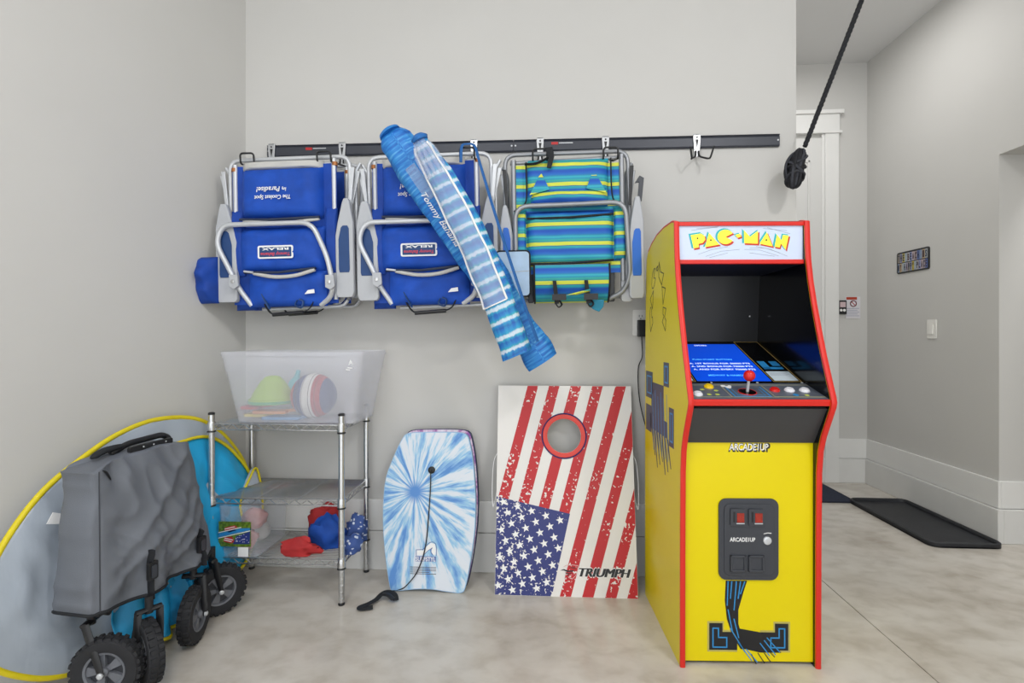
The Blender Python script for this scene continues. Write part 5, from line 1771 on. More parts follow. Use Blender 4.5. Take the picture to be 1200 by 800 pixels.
# hole ring is open: drop the caps that lathe adds
ro = [o for o in cb.children if o.name.startswith('hole_ring') and 'edge' not in o.name][0]
bm = bmesh.new()
bm.from_mesh(ro.data)
bmesh.ops.delete(bm, geom=[f for f in bm.faces if len(f.verts) > 4], context='FACES')
bm.to_mesh(ro.data)
bm.free()
redw, blue_w, red_w2 = worn('flag_red_worn', 'bd1820', 0.0), worn('flag_blue_worn', '2b3478', 0.0), None
cA, cB_, cC, cD = cz_(440, 416), cz_(684, 474), cz_(621, 760), cz_(440, 760)
for x0 in (548, 617, 687, 757, 832, 905, 980, 1052):
    wdt = 34
    tl, tr = cz_(x0, 58), cz_(x0 + wdt, 58)
    dvv = cz_(x0 - 0.265 * 690, 748)
    sl_ = (dvv[0] - tl[0]) / (dvv[1] - tl[1])
    poly = [(tl[0] + sl_ * 0.05, tl[1] + 0.05), (tr[0] + sl_ * 0.05, tr[1] + 0.05), (tr[0] + sl_ * (-1.0), tr[1] - 1.0), (tl[0] + sl_ * (-1.0), tl[1] - 1.0)]
    poly = clip_poly(poly, 0.001, CWd - 0.001, 0.001, CLn - 0.001)
    if len(poly) < 3:
        continue
    # leave the canton free: keep the part above its top edge, or right of its side edge
    up = half_clip(poly, cA, cB_, 1)
    rt_ = half_clip(half_clip(poly, cA, cB_, -1), cB_, cC, 1)
    lf_ = half_clip(half_clip(poly, cA, cB_, -1), cB_, cC, -1)
    mid = cB_
    for piece in (up, rt_):
        if len(piece) < 3:
            continue
        cu_ = sum(p[0] for p in piece) / len(piece)
        cv_ = sum(p[1] for p in piece) / len(piece)
        if piece is rt_ and cu_ < (cB_[0] + (cC[0] - cB_[0]) * (cB_[1] - cv_) / (cB_[1] - cC[1])):
            continue
        # cut around the hole by skipping ink inside the ring (the ring covers its edge)
        strips = []
        g = G()
        m_ = 60
        vmin, vmax = min(p[1] for p in piece), max(p[1] for p in piece)
        dist = min(abs((p[0] - hc[0])) for p in piece)
        if vmin < hc[1] + 0.09 and vmax > hc[1] - 0.09 and any(True for _ in [0]):
            for s_ in range(m_):
                z0 = vmin + (vmax - vmin) * s_ / m_
                z1 = vmin + (vmax - vmin) * (s_ + 1) / m_
                sl2 = clip_poly(piece, -1, 2, z0, z1)
                if len(sl2) < 3:
                    continue
                zc = (z0 + z1) / 2
                if abs(zc - hc[1]) < 0.088:
                    hw_ = math.sqrt(0.088 ** 2 - (zc - hc[1]) ** 2)
                    for a0, a1 in ((-1, hc[0] - hw_), (hc[0] + hw_, 2)):
                        s3 = clip_poly(sl2, a0, a1, z0, z1)
                        if len(s3) >= 3:
                            g.prism(s3, fnc, 0.0004, 0.0009)
                else:
                    g.prism(sl2, fnc, 0.0004, 0.0009)
        else:
            g.prism(piece, fnc, 0.0004, 0.0009)
        if g.v:
            obj('red_stripe_print', g, redw, cb, local=True)
canton = clip_poly([cA, cB_, cC, cD], 0.001, CWd, 0.001, CLn)
obj('canton_print', G().prism(canton, fnc, 0.0004, 0.0009), blue_w, cb, local=True)
g = G()
inside = lambda p: 0.012 < p[0] and 0.012 < p[1] and all(((b_[0] - a[0]) * (p[1] - a[1]) - (b_[1] - a[1]) * (p[0] - a[0])) < -0.010 * math.hypot(b_[0] - a[0], b_[1] - a[1]) for a, b_ in ((cA, cB_), (cB_, cC)))
for i in range(-14, 14):
    for j in range(-4, 16):
        zx, zy = 560 + 46 * i + 13.5 * j - 14 * 0, 465 + 15 * i + 35 * j
        p = cz_(zx, zy)
        if not (-0.02 < p[0] < 0.6 and -0.02 < p[1] < 0.5) or not inside(p):
            continue
        star = [(p[0] + (0.0185 if q % 2 == 0 else 0.0078) * math.sin(R(36 * q - 12)), p[1] + (0.0185 if q % 2 == 0 else 0.0078) * math.cos(R(36 * q - 12))) for q in range(10)]
        g.prism(star, fnc, 0.0009, 0.0013)
obj('star_print', g, M['white'], cb, local=True)
tc_ = cz_(797, 665)
g = G()
for q, dxx in enumerate((-0.003, -0.0015, 0, 0.0015, 0.003)):
    g.text('TRIUMPH', 0.218, 0.034, Matrix(((1, 0, 0, tc_[0] + dxx), (0, 0, -1, -0.0013 - q * 0.00015), (0, 1, 0, tc_[1]), (0, 0, 0, 1))), 0.0006, shear=0.3)
obj('board_lettering', g, M['inkblack'], cb, local=True)
g = G()
for q, (dxx, dzz) in enumerate(((-0.005, 0.0), (0.005, 0.0), (0, 0.004), (0, -0.004))):
    g.text('TRIUMPH', 0.22, 0.036, Matrix(((1, 0, 0, tc_[0] + dxx), (0, 0, -1, -0.0010 - q * 0.00003), (0, 1, 0, tc_[1] + dzz), (0, 0, 0, 1))), 0.0001, shear=0.3)
obj('lettering_halo_print', g, M['white'], cb, local=True)
lo_ = lambda a, b_: cpt(645 + a * 105 / 1200, 645 + b_ * 55 / 629)
g = G()
for pl in ([(130, 265), (180, 245), (240, 265), (310, 262), (330, 250), (300, 280), (230, 285), (180, 262)], [(190, 290), (250, 300), (300, 290), (260, 312), (215, 308)], [(215, 318), (260, 322), (235, 335)],
           [(240, 215), (300, 235), (345, 235), (320, 222), (270, 222)]):
    g.prism([lo_(*q) for q in pl], fnc, 0.0016, 0.002)
obj('swirl_logo_print', g, M['inkblack'], cb, local=True)
g = G().ribbon([lo_(*q) for q in ((180, 215), (210, 195), (300, 190), (370, 200), (365, 260), (340, 330), (290, 380), (240, 355), (285, 320))], 0.0024, fnc, 0.0013, 0.0016)
obj('logo_outline_print', g, mat('logo_outline', 'd8b0b0', 0.5), cb, local=True)
for sx_, x in ((-1, -0.004), (1, CWd + 0.004)):
    pts = [(x - sx_ * 0.006, 0.02, 0.60), (x + sx_ * 0.012, 0.022, 0.56), (x + sx_ * 0.018, 0.022, 0.46), (x + sx_ * 0.012, 0.022, 0.36), (x - sx_ * 0.006, 0.02, 0.44)]
    obj('carry_cord', G().tube(smoothpath(pts, 6), 0.0022, 6), M['white'], cb, local=True, smooth=60)

# ------------------------------------------------------------------ outlet, adapter and cord
oc = at(750.5, 378, WY)
ot = thing('wall_outlet', 'white duplex wall outlet beside the arcade cabinet', 'outlet', (oc.x, WY, oc.z - 0.06))
obj('plate', G().prism(roundrect(oc.x - 0.036, oc.x + 0.036, oc.z - 0.06, oc.z + 0.06, 0.006), XZ(WY), 0, 0.006), mat('outlet_plastic', 'ecebe8', 0.4), ot, bevel=0.002)
for s_ in (-1, 1):
    rc = obj('receptacle', G().prism(roundrect(oc.x - 0.017, oc.x + 0.017, oc.z + s_ * 0.028 - 0.018, oc.z + s_ * 0.028 + 0.018, 0.014), XZ(WY), 0.006, 0.008), mat('outlet_plastic', 'ecebe8', 0.4), ot)
    for xx in (-0.007, 0.006):
        obj('slot', G().box(oc.x + xx - 0.001, oc.x + xx + 0.0012, WY - 0.0086, WY - 0.008, oc.z + s_ * 0.028 - 0.002, oc.z + s_ * 0.028 + 0.008), M['black'], rc)
    obj('ground_hole', G().lathe([(0.0027, 0.008), (0.0027, 0.0086)], (oc.x, WY, oc.z + s_ * 0.028 - 0.009), (0, -1, 0), 10), M['black'], rc)
ad = thing('power_adapter', 'black plug-in power adapter with a green light in the outlet', 'power adapter', (oc.x + 0.004, WY - 0.0085, oc.z - 0.07))
obj('housing', G().box(oc.x - 0.018, oc.x + 0.03, WY - 0.045, WY - 0.0088, oc.z - 0.066, oc.z + 0.012), M['black'], ad, bevel=0.004)
obj('status_light', G().lathe([(0.004, 0), (0.003, 0.002)], (oc.x + 0.022, WY - 0.045, oc.z - 0.058), (0, -1, 0), 10), mat('green_led', '30ff40', 0.4, emit=4), ad)
cpts = [(oc.x + 0.0, WY - 0.028, oc.z - 0.066), (oc.x + 0.002, WY - 0.028, oc.z - 0.10), (oc.x + 0.004, WY - 0.02, oc.z - 0.16), at(748, 432, WY - 0.02), at(749, 465, WY - 0.02), at(757, 500, WY - 0.03), at(768, 520, WY - 0.04), at(775, 600, WY - 0.05)]
obj('power_cord', G().tube(smoothpath(cpts, 6), 0.0025, 6), M['black'], ad, smooth=60)

# ------------------------------------------------------------------ folded pop-up tent leaning on the left wall
def silver_material():
    m = mat('silver_tent_cloth', 'aab4c0', 0.3, var=0.10, scale=4, bump=0.8, bscale=16, stretch=(1, 1, 0.3))
    return m


M['silver'] = silver_material()
M['cyan'] = mat('cyan_tent_cloth', '1fa6de', 0.5, var=0.14, scale=7, bump=0.8, bscale=18, stretch=(1, 1, 0.4))
M['piping'] = mat('yellow_piping', 'e2cf1c', 0.5, var=0.05)
TO = [(1.10, 0.30), (1.05, 0.42), (0.98, 0.53), (0.89, 0.625), (0.78, 0.695), (0.65, 0.757), (0.50, 0.787), (0.33, 0.765), (0.21, 0.69), (0.125, 0.585),
      (0.08, 0.49), (0.062, 0.40), (0.07, 0.25), (0.11, 0.14), (0.2, 0.065), (0.4, 0.025), (0.6, 0.013), (0.80, 0.02), (0.92, 0.055), (1.02, 0.13), (1.08, 0.21)]
TO = [(p.x, p.y) for p in smoothpath([(a, b_, 0) for a, b_ in TO], 5, True)]
tn = lambda z: 0.135 - 0.095 * z / 0.79
tent = thing('pop_up_tent', 'folded grey and blue pop-up tent with yellow piping leaning on the left wall', 'tent', leftw(0.57, 0.16, 0))


def disc(out, c, off, wr, rings=12, seed=0.0, th=0.02, bulge=0.02):
    """closed cloth disc filling outline out (t, z) in the leaning tent plane"""
    n = len(out)
    g = G()
    for side in (1, -1):
        vs, fs = [], []
        for j in range(rings + 1):
            f = j / rings
            for (a, b_) in out:
                t_, z_ = c[0] + (a - c[0]) * f, c[1] + (b_ - c[1]) * f
                puff = (1 - f ** 4)
                ang = math.atan2(b_ - c[1], a - c[0])
                wv = wr * (nz((t_ * 5, z_ * 3, seed), 1.3) + 0.9 * (1 - abs(nz((t_ * 9 - z_ * 7, (t_ + z_) * 3, seed + 3), 1.2))) ** 3 + 0.35 * nz((t_ * 24, z_ * 9, seed), 1.0)) * puff
                nn = off + tn(z_) + (side * th / 2) + (bulge * puff + wv if side > 0 else 0)
                vs.append(leftw(t_, nn, z_))
        for j in range(rings):
            for i in range(n):
                fs.append((j * n + i, j * n + (i + 1) % n, (j + 1) * n + (i + 1) % n, (j + 1) * n + i))
        g.add(vs, fs)
    k = (rings + 1) * n
    e0 = rings * n
    g.f += [(e0 + i, e0 + (i + 1) % n, k + e0 + (i + 1) % n, k + e0 + i) for i in range(n)]
    return g


obj('tent_shell', disc(TO, (0.57, 0.40), 0.0, 0.026, 30, 1.0), M['silver'], tent, smooth=80)
obj('shell_piping', G().tube([leftw(a, tn(b_) + 0.006, b_ + 0.001) for a, b_ in TO], 0.0095, 8, True), M['piping'], tent, smooth=60)
IN = [(0.50, 0.655), (0.40, 0.69), (0.30, 0.685), (0.22, 0.64), (0.15, 0.565), (0.10, 0.49), (0.078, 0.42), (0.085, 0.26), (0.12, 0.15), (0.2, 0.08), (0.4, 0.04), (0.56, 0.028), (0.66, 0.04), (0.62, 0.2), (0.55, 0.45)]
IN = [(p.x, p.y) for p in smoothpath([(a, b_, 0) for a, b_ in IN], 4, True)]
bl_ = obj('blue_panel', disc(IN, (0.33, 0.36), 0.022, 0.026, 18, 5.0, 0.012, 0.025), M['cyan'], tent, smooth=80)
obj('panel_piping', G().tube([leftw(a, tn(b_) + 0.036, b_) for a, b_ in IN], 0.007, 8, True), M['piping'], bl_, smooth=60)
# grey flap over the blue corner by the shelf and its own hem
FP = [(0.20, 0.36), (0.13, 0.47), (0.085, 0.50), (0.07, 0.38), (0.09, 0.24), (0.15, 0.2)]
FP = [(p.x, p.y) for p in smoothpath([(a, b_, 0) for a, b_ in FP], 4, True)]
fl_ = obj('grey_flap', disc(FP, (0.11, 0.36), 0.06, 0.008, 6, 8.0, 0.01, 0.012), M['silver'], tent, smooth=80)
obj('flap_piping', G().tube([leftw(a, tn(b_) + 0.072, b_) for a, b_ in FP], 0.005, 8, True), M['piping'], fl_, smooth=60)


# loose blue cloth and a hanging tie under the wagon
def cl_(u, v):
    t_ = 0.50 + 0.26 * u
    z_ = 0.03 + 0.24 * v
    return leftw(t_, tn(z_) + 0.055 + 0.035 * (1 - v) + 0.03 * nz((t_ * 14, z_ * 12, 2.0), 1.0) + 0.02 * math.sin(u * 17 + v * 3), z_)


obj('loose_cloth', G().sheet(22, 14, cl_, 0.004), M['cyan'], tent, smooth=80)
obj('hem_piping', G().tube([cl_(i / 20, 0.0) + LN * 0.004 for i in range(21)], 0.007, 8), M['piping'], tent, smooth=60)
obj('tie_ribbon', G().tube(smoothpath([leftw(0.52, 0.24, 0.19), leftw(0.515, 0.25, 0.13), leftw(0.52, 0.255, 0.08)], 5), 0.009, 8, flat=0.3), M['cyan'], tent, smooth=60)
obj('care_tag', G().prism([(0.885, 0.515), (0.84, 0.50), (0.825, 0.525), (0.865, 0.545)], lambda u, v, d: leftw(u + 0.03, tn(v) + 0.042 + d, v + 0.015), 0, 0.002), M['white'], tent)

# ------------------------------------------------------------------ folding wagon in its cover
WD = Vector((0.121, 0.993, 0)).normalized()
WN = Vector((WD.y, -WD.x, 0))
W0 = Vector((-1.349, 1.472, 0))
wpt = lambda s_, n_, z_: Vector((W0.x + WD.x * s_ + WN.x * n_, W0.y + WD.y * s_ + WN.y * n_, z_))
wg_ = thing('folding_wagon', 'folded utility wagon in a grey cover, standing on four black wheels', 'wagon', wpt(0.24, -0.05, 0))
M['cover'] = mat('grey_cover_cloth', '6a6f78', 0.5, var=0.07, scale=7, bump=0.25, bscale=420)
BZ0 = 0.268


def cover(u, v):
    """u around the body, v from hem to top"""
    ln = 0.475 - 0.115 * v ** 1.15
    th = 0.135 + 0.03 * (1 - v)
    P_ = [(0, 0), (ln, 0), (ln, -th), (0, -th)]
    per = [ln, th, ln, th]
    tot = sum(per)
    d = u * tot
    k = 0
    while k < 3 and d > per[k]:
        d -= per[k]
        k += 1
    a, b_ = P_[k], P_[(k + 1) % 4]
    f = min(1, d / per[k])
    s_, n_ = a[0] + (b_[0] - a[0]) * f, a[1] + (b_[1] - a[1]) * f
    # rounded corners and a swelling face
    cx, cy = ln / 2, -th / 2
    rx, ry = (s_ - cx) / (ln / 2), (n_ - cy) / (th / 2)
    rr = 1 - 0.035 * (abs(rx) * abs(ry)) ** 8 * 2
    s_, n_ = cx + (s_ - cx) * rr, cy + (n_ - cy) * rr
    ztop = 0.722 + 0.02 * s_ / 0.4 - 0.018 * (abs(rx) ** 6)
    zbot = BZ0 + 0.008 - 0.012 * math.sin(math.pi * min(1, max(0, s_ / 0.47))) + 0.006 * nz((s_ * 12, 0, 1))
    z_ = zbot + (ztop - zbot) * v
    front = 1 if k == 0 else 0.35
    # hanging folds: diagonal drapes from the upper corners, and fine crumple
    drape = 0.030 * (1 - abs(nz((s_ * 5.2 - z_ * 4.6, z_ * 1.1, 3.0), 1.5))) ** 3 + 0.022 * nz((s_ * 9 + z_ * 3.5, z_ * 2.6, 7.0), 1.3) + 0.012 * (1 - abs(nz((s_ * 16 + z_ * 11, z_ * 9, 9.0), 1.0))) ** 2 - 0.02
    sag = 0.016 * math.sin(math.pi * v) * math.sin(math.pi * f) + 0.012 * (1 - v) * math.sin(math.pi * f)
    p = wpt(s_, n_, z_)
    if k == 0:
        p = p + WN * (sag + drape * min(1, 6 * f, 6 * (1 - f)))
    elif k == 3:
        p = p - WD * (0.012 * math.sin(math.pi * f) * math.sin(math.pi * v) + drape * 0.55)
    elif k == 1:
        p = p + WD * drape * 0.4
    return p


NU, NV = 200, 56
g = G().grid(NU, NV, cover, True)
base = (NV - 1) * NU
# top: close over a shallow dome
cen = wpt(0.18, -0.068, 0.732)
k0 = len(g.v)
for ring in (0.66, 0.33):
    for i in range(NU):
        p = Vector(g.v[base + i])
        q = cen + (p - cen) * ring
        q.z = p.z * ring + cen.z * (1 - ring) + 0.006 * (1 - ring) + 0.006 * nz(q * 14, 1, 2)
        g.v.append(tuple(q))
g.v.append(tuple(cen + Vector((0, 0, 0.004))))
for i in range(NU):
    j = (i + 1) % NU
    g.f += [(base + i, base + j, k0 + j, k0 + i), (k0 + i, k0 + j, k0 + NU + j, k0 + NU + i), (k0 + NU + i, k0 + NU + j, k0 + 2 * NU)]
cv = obj('cover', g, M['cover'], wg_, smooth=80)
obj('cover_hem', G().tube([Vector(g.v[i]) + Vector((0, 0, -0.003)) for i in range(0, NU, 2)], 0.006, 6, True), M['web'], cv, smooth=60)
obj('corner_seam', G().tube([cover(0.0, v / 20) + (WN - WD).normalized() * 0.001 for v in range(21)], 0.0018, 6), M['charcoal'], cv)
obj('corner_slit', G().tube(smoothpath([cover(0.015, 0.985) + WN * 0.003, cover(0.03, 0.95) + WN * 0.003, cover(0.05, 0.88) + WN * 0.002]), [0.006 * math.sin(math.pi * (0.25 + i / 24)) for i in range(17)], 6, flat=0.4), M['black'], cv)
# closing straps with buckles
for (s_, z0, z1) in ((0.155, BZ0 - 0.02, 0.415), (0.385, BZ0 - 0.01, 0.40)):
    u_ = s_ / 0.475 * 0.475 / (2 * (0.475 + 0.165))
    zz = [z0 + (z1 - z0) * i / 12 for i in range(13)]
    pts = []
    for z_ in zz:
        v_ = max(0, (z_ - BZ0) / (0.722 - BZ0))
        q = cover(u_, v_) + WN * 0.007
        q.z = z_
        pts.append(q)
    st = obj('closing_strap', G().tube(pts, 0.0135, 8, flat=0.3), M['web'], wg_, smooth=60)
    m_ = pts[7]
    obj('buckle', G().prism(roundrect(-0.017, 0.017, -0.03, 0.03, 0.006), lambda u, v, d: m_ + WD * u + Vector((0, 0, v)) + WN * (0.004 + d), 0, 0.012), M['black'], st, bevel=0.003)
    obj('buckle_tongue', G().prism(roundrect(-0.009, 0.009, -0.022, 0.018, 0.004), lambda u, v, d: m_ + WD * u + Vector((0, 0, v)) + WN * (0.016 + d), 0, 0.004), M['charcoal'], st, bevel=0.001)
# handle folded flat on top
hz = 0.742
obj('pull_handle', G().tube(filletpath([wpt(0.12, -0.085, hz - 0.012), wpt(0.17, -0.075, hz + 0.012), wpt(0.30, -0.07, hz + 0.018), wpt(0.325, -0.068, hz + 0.006), wpt(0.32, -0.055, hz - 0.006)], 0.02), 0.0105, 10), M['black'], wg_, smooth=60)
obj('handle_bracket', G().prism(roundrect(0.14, 0.31, hz - 0.012, hz + 0.008, 0.006), lambda u, v, d: wpt(u, -0.03 - d, v), 0, 0.012), M['black'], wg_, bevel=0.002)
for s_ in (0.19, 0.23, 0.28):
    obj('bracket_rivet', G().lathe([(0.003, 0), (0.002, 0.002)], wpt(s_, -0.03, hz), WN, 8), M['alu'], wg_)
obj('handle_grip', G().tube(smoothpath([wpt(0.06, -0.09, hz - 0.012), wpt(0.10, -0.085, hz + 0.004), wpt(0.16, -0.075, hz + 0.01)]), [0.006, 0.009, 0.012, 0.014, 0.015, 0.015, 0.016, 0.016, 0.016, 0.016, 0.016, 0.015, 0.015, 0.014, 0.012, 0.01, 0.006], 10, flat=0.6), M['web'], wg_, smooth=60)
# frame under the cover
for n_ in (-0.02, -0.13):
    obj('frame_bar', G().tube([wpt(0.02, n_, BZ0 - 0.004), wpt(0.455, n_, BZ0 - 0.004)], 0.011, 8), M['black'], wg_, smooth=60)
for s_ in (0.05, 0.20, 0.38):
    obj('frame_bar', G().tube([wpt(s_, -0.14, BZ0 - 0.012), wpt(s_, -0.01, BZ0 - 0.012)], 0.010, 8), M['black'], wg_, smooth=60)
M['tire'] = mat('black_rubber', '222327', 0.75, var=0.12, scale=40)
M['hub'] = mat('grey_hub', '6a6d74', 0.5)


def wheel(x, y, ax, fork_side, top, spokes=True):
    """knobbly wheel of 0.1 m radius with its axle along ax"""
    c = Vector((x, y, 0.1012))
    ax = Vector(ax).normalized()
    e = Vector((0, 0, 1))
    f = ax.cross(e)
    hw = 0.024
    g = G().lathe([(0.058, -hw * 0.8), (0.075, -hw), (0.090, -hw * 0.92), (0.0955, -hw * 0.6), (0.097, 0), (0.0955, hw * 0.6), (0.090, hw * 0.92), (0.075, hw), (0.058, hw * 0.8)], c, ax, 40, ring=True)
    kn = 26
    for i in range(kn):
        for row in (-1, 1):
            a_ = 2 * math.pi * (i + 0.5 * (row > 0)) / kn
            d = e * math.cos(a_) + f * math.sin(a_)
            tg = -e * math.sin(a_) + f * math.cos(a_)
            ctr = c + d * 0.0955 + ax * row * hw * 0.45
            vs = []
            for q in ((-1, -1), (1, -1), (1, 1), (-1, 1)):
                vs.append(ctr + tg * q[0] * 0.0075 + ax * q[1] * hw * 0.36 - d * 0.006)
            for q in ((-1, -1), (1, -1), (1, 1), (-1, 1)):
                vs.append(ctr + tg * q[0] * 0.006 + ax * q[1] * hw * 0.3 + d * 0.0048)
            g.add(vs, [(0, 1, 5, 4), (1, 2, 6, 5), (2, 3, 7, 6), (3, 0, 4, 7), (4, 5, 6, 7)])
    wl = obj('wheel', g, M['tire'], wg_, smooth=35)
    obj('rim', G().lathe([(0.0585, -0.021), (0.062, 0.0), (0.0585, 0.021), (0.052, 0.019), (0.05, 0.006), (0.05, -0.006), (0.052, -0.019)], c, ax, 36, ring=True), M['hub'], wl, smooth=35)
    obj('rim_web', G().lathe([(0.052, -0.004), (0.052, 0.004)], c, ax, 36), mat('hub_dark', '3a3c42', 0.55) if 'hubdark' not in M else M['hubdark'], wl)
    for i in range(5):
        a_ = 2 * math.pi * i / 5 + 0.3
        d = e * math.cos(a_) + f * math.sin(a_)
        tg = -e * math.sin(a_) + f * math.cos(a_)
        vs = []
        for s_ in (-1, 1):
            vs += [c + d * 0.012 + tg * 0.006 + ax * s_ * 0.017, c + d * 0.054 + tg * 0.016 + ax * s_ * 0.014, c + d * 0.054 - tg * 0.016 + ax * s_ * 0.014, c + d * 0.012 - tg * 0.006 + ax * s_ * 0.017]
        obj('spoke', G().add(vs, [(0, 1, 2, 3), (7, 6, 5, 4), (0, 4, 5, 1), (1, 5, 6, 2), (2, 6, 7, 3), (3, 7, 4, 0)]), M['hub'], wl)
    obj('axle_cap', G().lathe([(0.014, -0.024), (0.014, 0.024), (0.008, 0.03)], c, ax, 16), M['hub'], wl, smooth=35)
    t_ = Vector(top)
    for s_ in ((fork_side,) if fork_side else (-1, 1)):
        a0 = c + ax * s_ * 0.034
        a1 = Vector((t_.x, t_.y, t_.z)) + ax * s_ * 0.03
        mid = a0 + (a1 - a0) * 0.55
        obj('fork_arm', G().tube([a0 - Vector((0, 0, 0.008)), a0, mid, a1], [0.008, 0.011, 0.014, 0.014], 8, flat=0.5), M['black'], wg_, smooth=60)
        obj('axle_nut', G().lathe([(0.009, 0), (0.009, 0.006), (0.005, 0.009)], c + ax * s_ * 0.036, ax * s_, 8), M['alu'], wl)
    obj('fork_crown', G().tube([t_ - ax * 0.036, t_ + ax * 0.036], 0.012, 8, flat=0.7), M['black'], wg_, smooth=60)
    obj('swivel_stem', G().lathe([(0.012, -0.01), (0.012, 0.045)], t_, (0, 0, 1), 12), M['black'], wg_, smooth=35)
    return wl


M['hubdark'] = mat('hub_dark', '3a3c42', 0.55)
wheel(-1.330, 1.492, (0.22, -1, 0), 1, (-1.40, 1.51, 0.235))
wheel(-1.272, 1.580, (1, 1.4, 0), 0, (-1.285, 1.60, 0.225))
wheel(-1.272, 1.800, (1, 0.22, 0), 1, (-1.29, 1.82, 0.232))
wheel(-1.300, 1.985, (1, -0.9, 0), 0, (-1.315, 1.965, 0.232))

# ------------------------------------------------------------------ rope hanging by the wall end
rp0 = at(943, 172, 2.30)
rp1 = at(1108, -250, 2.03)
rp1.z = CZ
rope = thing('hanging_rope', 'black braided rope from the ceiling with a wound knot at its end', 'rope', at(932, 222, 2.30))
M['rope'] = mat('black_rope', '1c1d22', 0.8, var=0.25, scale=120)
M['rope2'] = mat('dark_cord', '34363d', 0.8, var=0.25, scale=150)
dr = (rp1 - rp0)
e1 = dr.normalized().orthogonal().normalized()
e2 = dr.normalized().cross(e1)
for ph in (0, 2.094, 4.189):
    pts = [rp0 + dr * (i / 160) + (e1 * math.cos(ph + i * 0.95) + e2 * math.sin(ph + i * 0.95)) * 0.0048 for i in range(161)]
    obj('rope_strand', G().tube(pts, 0.0062, 6), M['rope'], rope, smooth=60)
kc = at(933, 197.5, 2.30)
ka = (at(938, 174, 2.30) - at(929, 222, 2.30)).normalized()
k1 = ka.cross(Vector((0, 1, 0))).normalized()
k2 = ka.cross(k1)
obj('knot_core', G().lathe([(0.03 * math.sin(math.pi * i / 12) ** 0.8, -0.09 * math.cos(math.pi * i / 12)) for i in range(13)], kc, ka, 16), M['rope'], rope, smooth=60)
for q in range(7):
    tilt = 0.35 + 0.10 * q
    ph = q * 0.9
    pts = []
    for i in range(36):
        a_ = 2 * math.pi * i / 36
        b_ = k1 * math.cos(ph) + k2 * math.sin(ph)
        c_ = ka.cross(b_)
        p = (ka * math.cos(a_) * 0.088 * (0.96 - 0.02 * (q % 3)) + (b_ * math.cos(tilt * 2) + c_ * math.sin(tilt * 2)) * math.sin(a_) * 0.034 + c_ * 0.010 * math.sin(2 * a_ + q))
        pts.append(kc + p)
    obj('cord_loop', G().tube(pts, 0.0058, 6, True), M['rope2'] if q % 2 else M['rope'], rope, smooth=60)
for q in range(5):
    h = -0.045 + 0.022 * q
    rr0 = 0.036 * math.sqrt(max(0.1, 1 - (h / 0.1) ** 2))
    pts = [kc + ka * (h + 0.026 * math.sin(a_ * math.pi / 12 + q)) + (k1 * math.cos(a_ * math.pi / 12) + k2 * math.sin(a_ * math.pi / 12)) * rr0 for a_ in range(24)]
    obj('cord_loop', G().tube(pts, 0.0056, 6, True), M['rope2'] if q % 2 == 0 else M['rope'], rope, smooth=60)


# ------------------------------------------------------------------ recess: wall things
def onr(px, py, X=RX):
    r = ray(px, py)
    p = r * (X / r.x)
    return Vector((X, p.y, p.z + CAM_H))


# flat license-plate sign on the right wall
a, b_ = onr(1052, 297), onr(1090, 288)
c_, d_ = onr(1090, 314), onr(1052, 322)
ya, yb = a.y, b_.y
z0, z1 = (c_.z + d_.z) / 2, (a.z + b_.z) / 2
sg = thing('wall_sign', 'small dark-edged metal sign of license-plate letters about the beach', 'sign', (RX, (ya + yb) / 2, z0))
YZr = lambda u, v, d: (RX - d, u, v)
obj('plate', G().prism(roundrect(yb, ya, z0, z1, 0.015), YZr, 0, 0.006), M['black'], sg)
W_, H_ = ya - yb, z1 - z0
cols = ['8d8578', '9aa6b2', 'b9a9ac', '7f90ab', 'a7b3bd', '8a93b5', 'b5b1b0', '9c8f92', 'b29a72', 'a79fb0', 'c2b24a', '8c96c0', '5a6fa8', 'a4a9ad']
rows = [('THE', 'BEACH', 'IS'), ('MY', 'HAPPY', 'PLACE')]
for ri, txt in enumerate(('THE BEACH IS', 'MY HAPPY PLACE')):
    n = len(txt)
    for i, ch in enumerate(txt):
        u0 = ya - 0.012 - (W_ - 0.024) * i / n
        u1 = ya - 0.012 - (W_ - 0.024) * (i + 1) / n
        v1 = z1 - 0.012 - ri * (H_ / 2 - 0.008)
        v0 = v1 - (H_ / 2 - 0.014)
        t_ = obj('letter_tile', G().prism([(u0, v0), (u1 + 0.001, v0), (u1 + 0.001, v1), (u0, v1)], YZr, 0.006, 0.008), mat('sign_tile', cols[(i * 5 + ri * 3) % len(cols)], 0.5, var=0.15, scale=60), sg)
        if ch != ' ':
            Mx = Matrix(((0, 0, -1, RX - 0.008), (-1, 0, 0, (u0 + u1) / 2), (0, 1, 0, (v0 + v1) / 2), (0, 0, 0, 1)))
            obj('letter', G().text(ch, (u0 - u1) * 0.62, (v1 - v0) * 0.78, Mx, 0.001, bold=0.03), mat('sign_ink', ('2a2c44', '3a2228', '20304a')[i % 3], 0.5), t_)

sa, sb_ = onr(1087, 375), onr(1098.5, 396)
sw = thing('light_switch', 'white rocker light switch on the recess side wall', 'light switch', (RX, (sa.y + sb_.y) / 2, sb_.z))
wy, wz = (sa.y + sb_.y) / 2, (sa.z + sb_.z) / 2
obj('plate', G().prism(roundrect(wy - 0.037, wy + 0.037, wz - 0.06, wz + 0.06, 0.006), YZr, 0, 0.007), mat('switch_plastic', 'ecebe6', 0.4), sw, bevel=0.002)
obj('rocker', G().prism([(0.007, wz - 0.033), (0.014, wz - 0.033), (0.009, wz + 0.033), (0.007, wz + 0.033)], lambda u, v, d: (RX - u, wy + d, v), -0.017, 0.017), mat('switch_plastic', 'ecebe6', 0.4), sw, bevel=0.001)

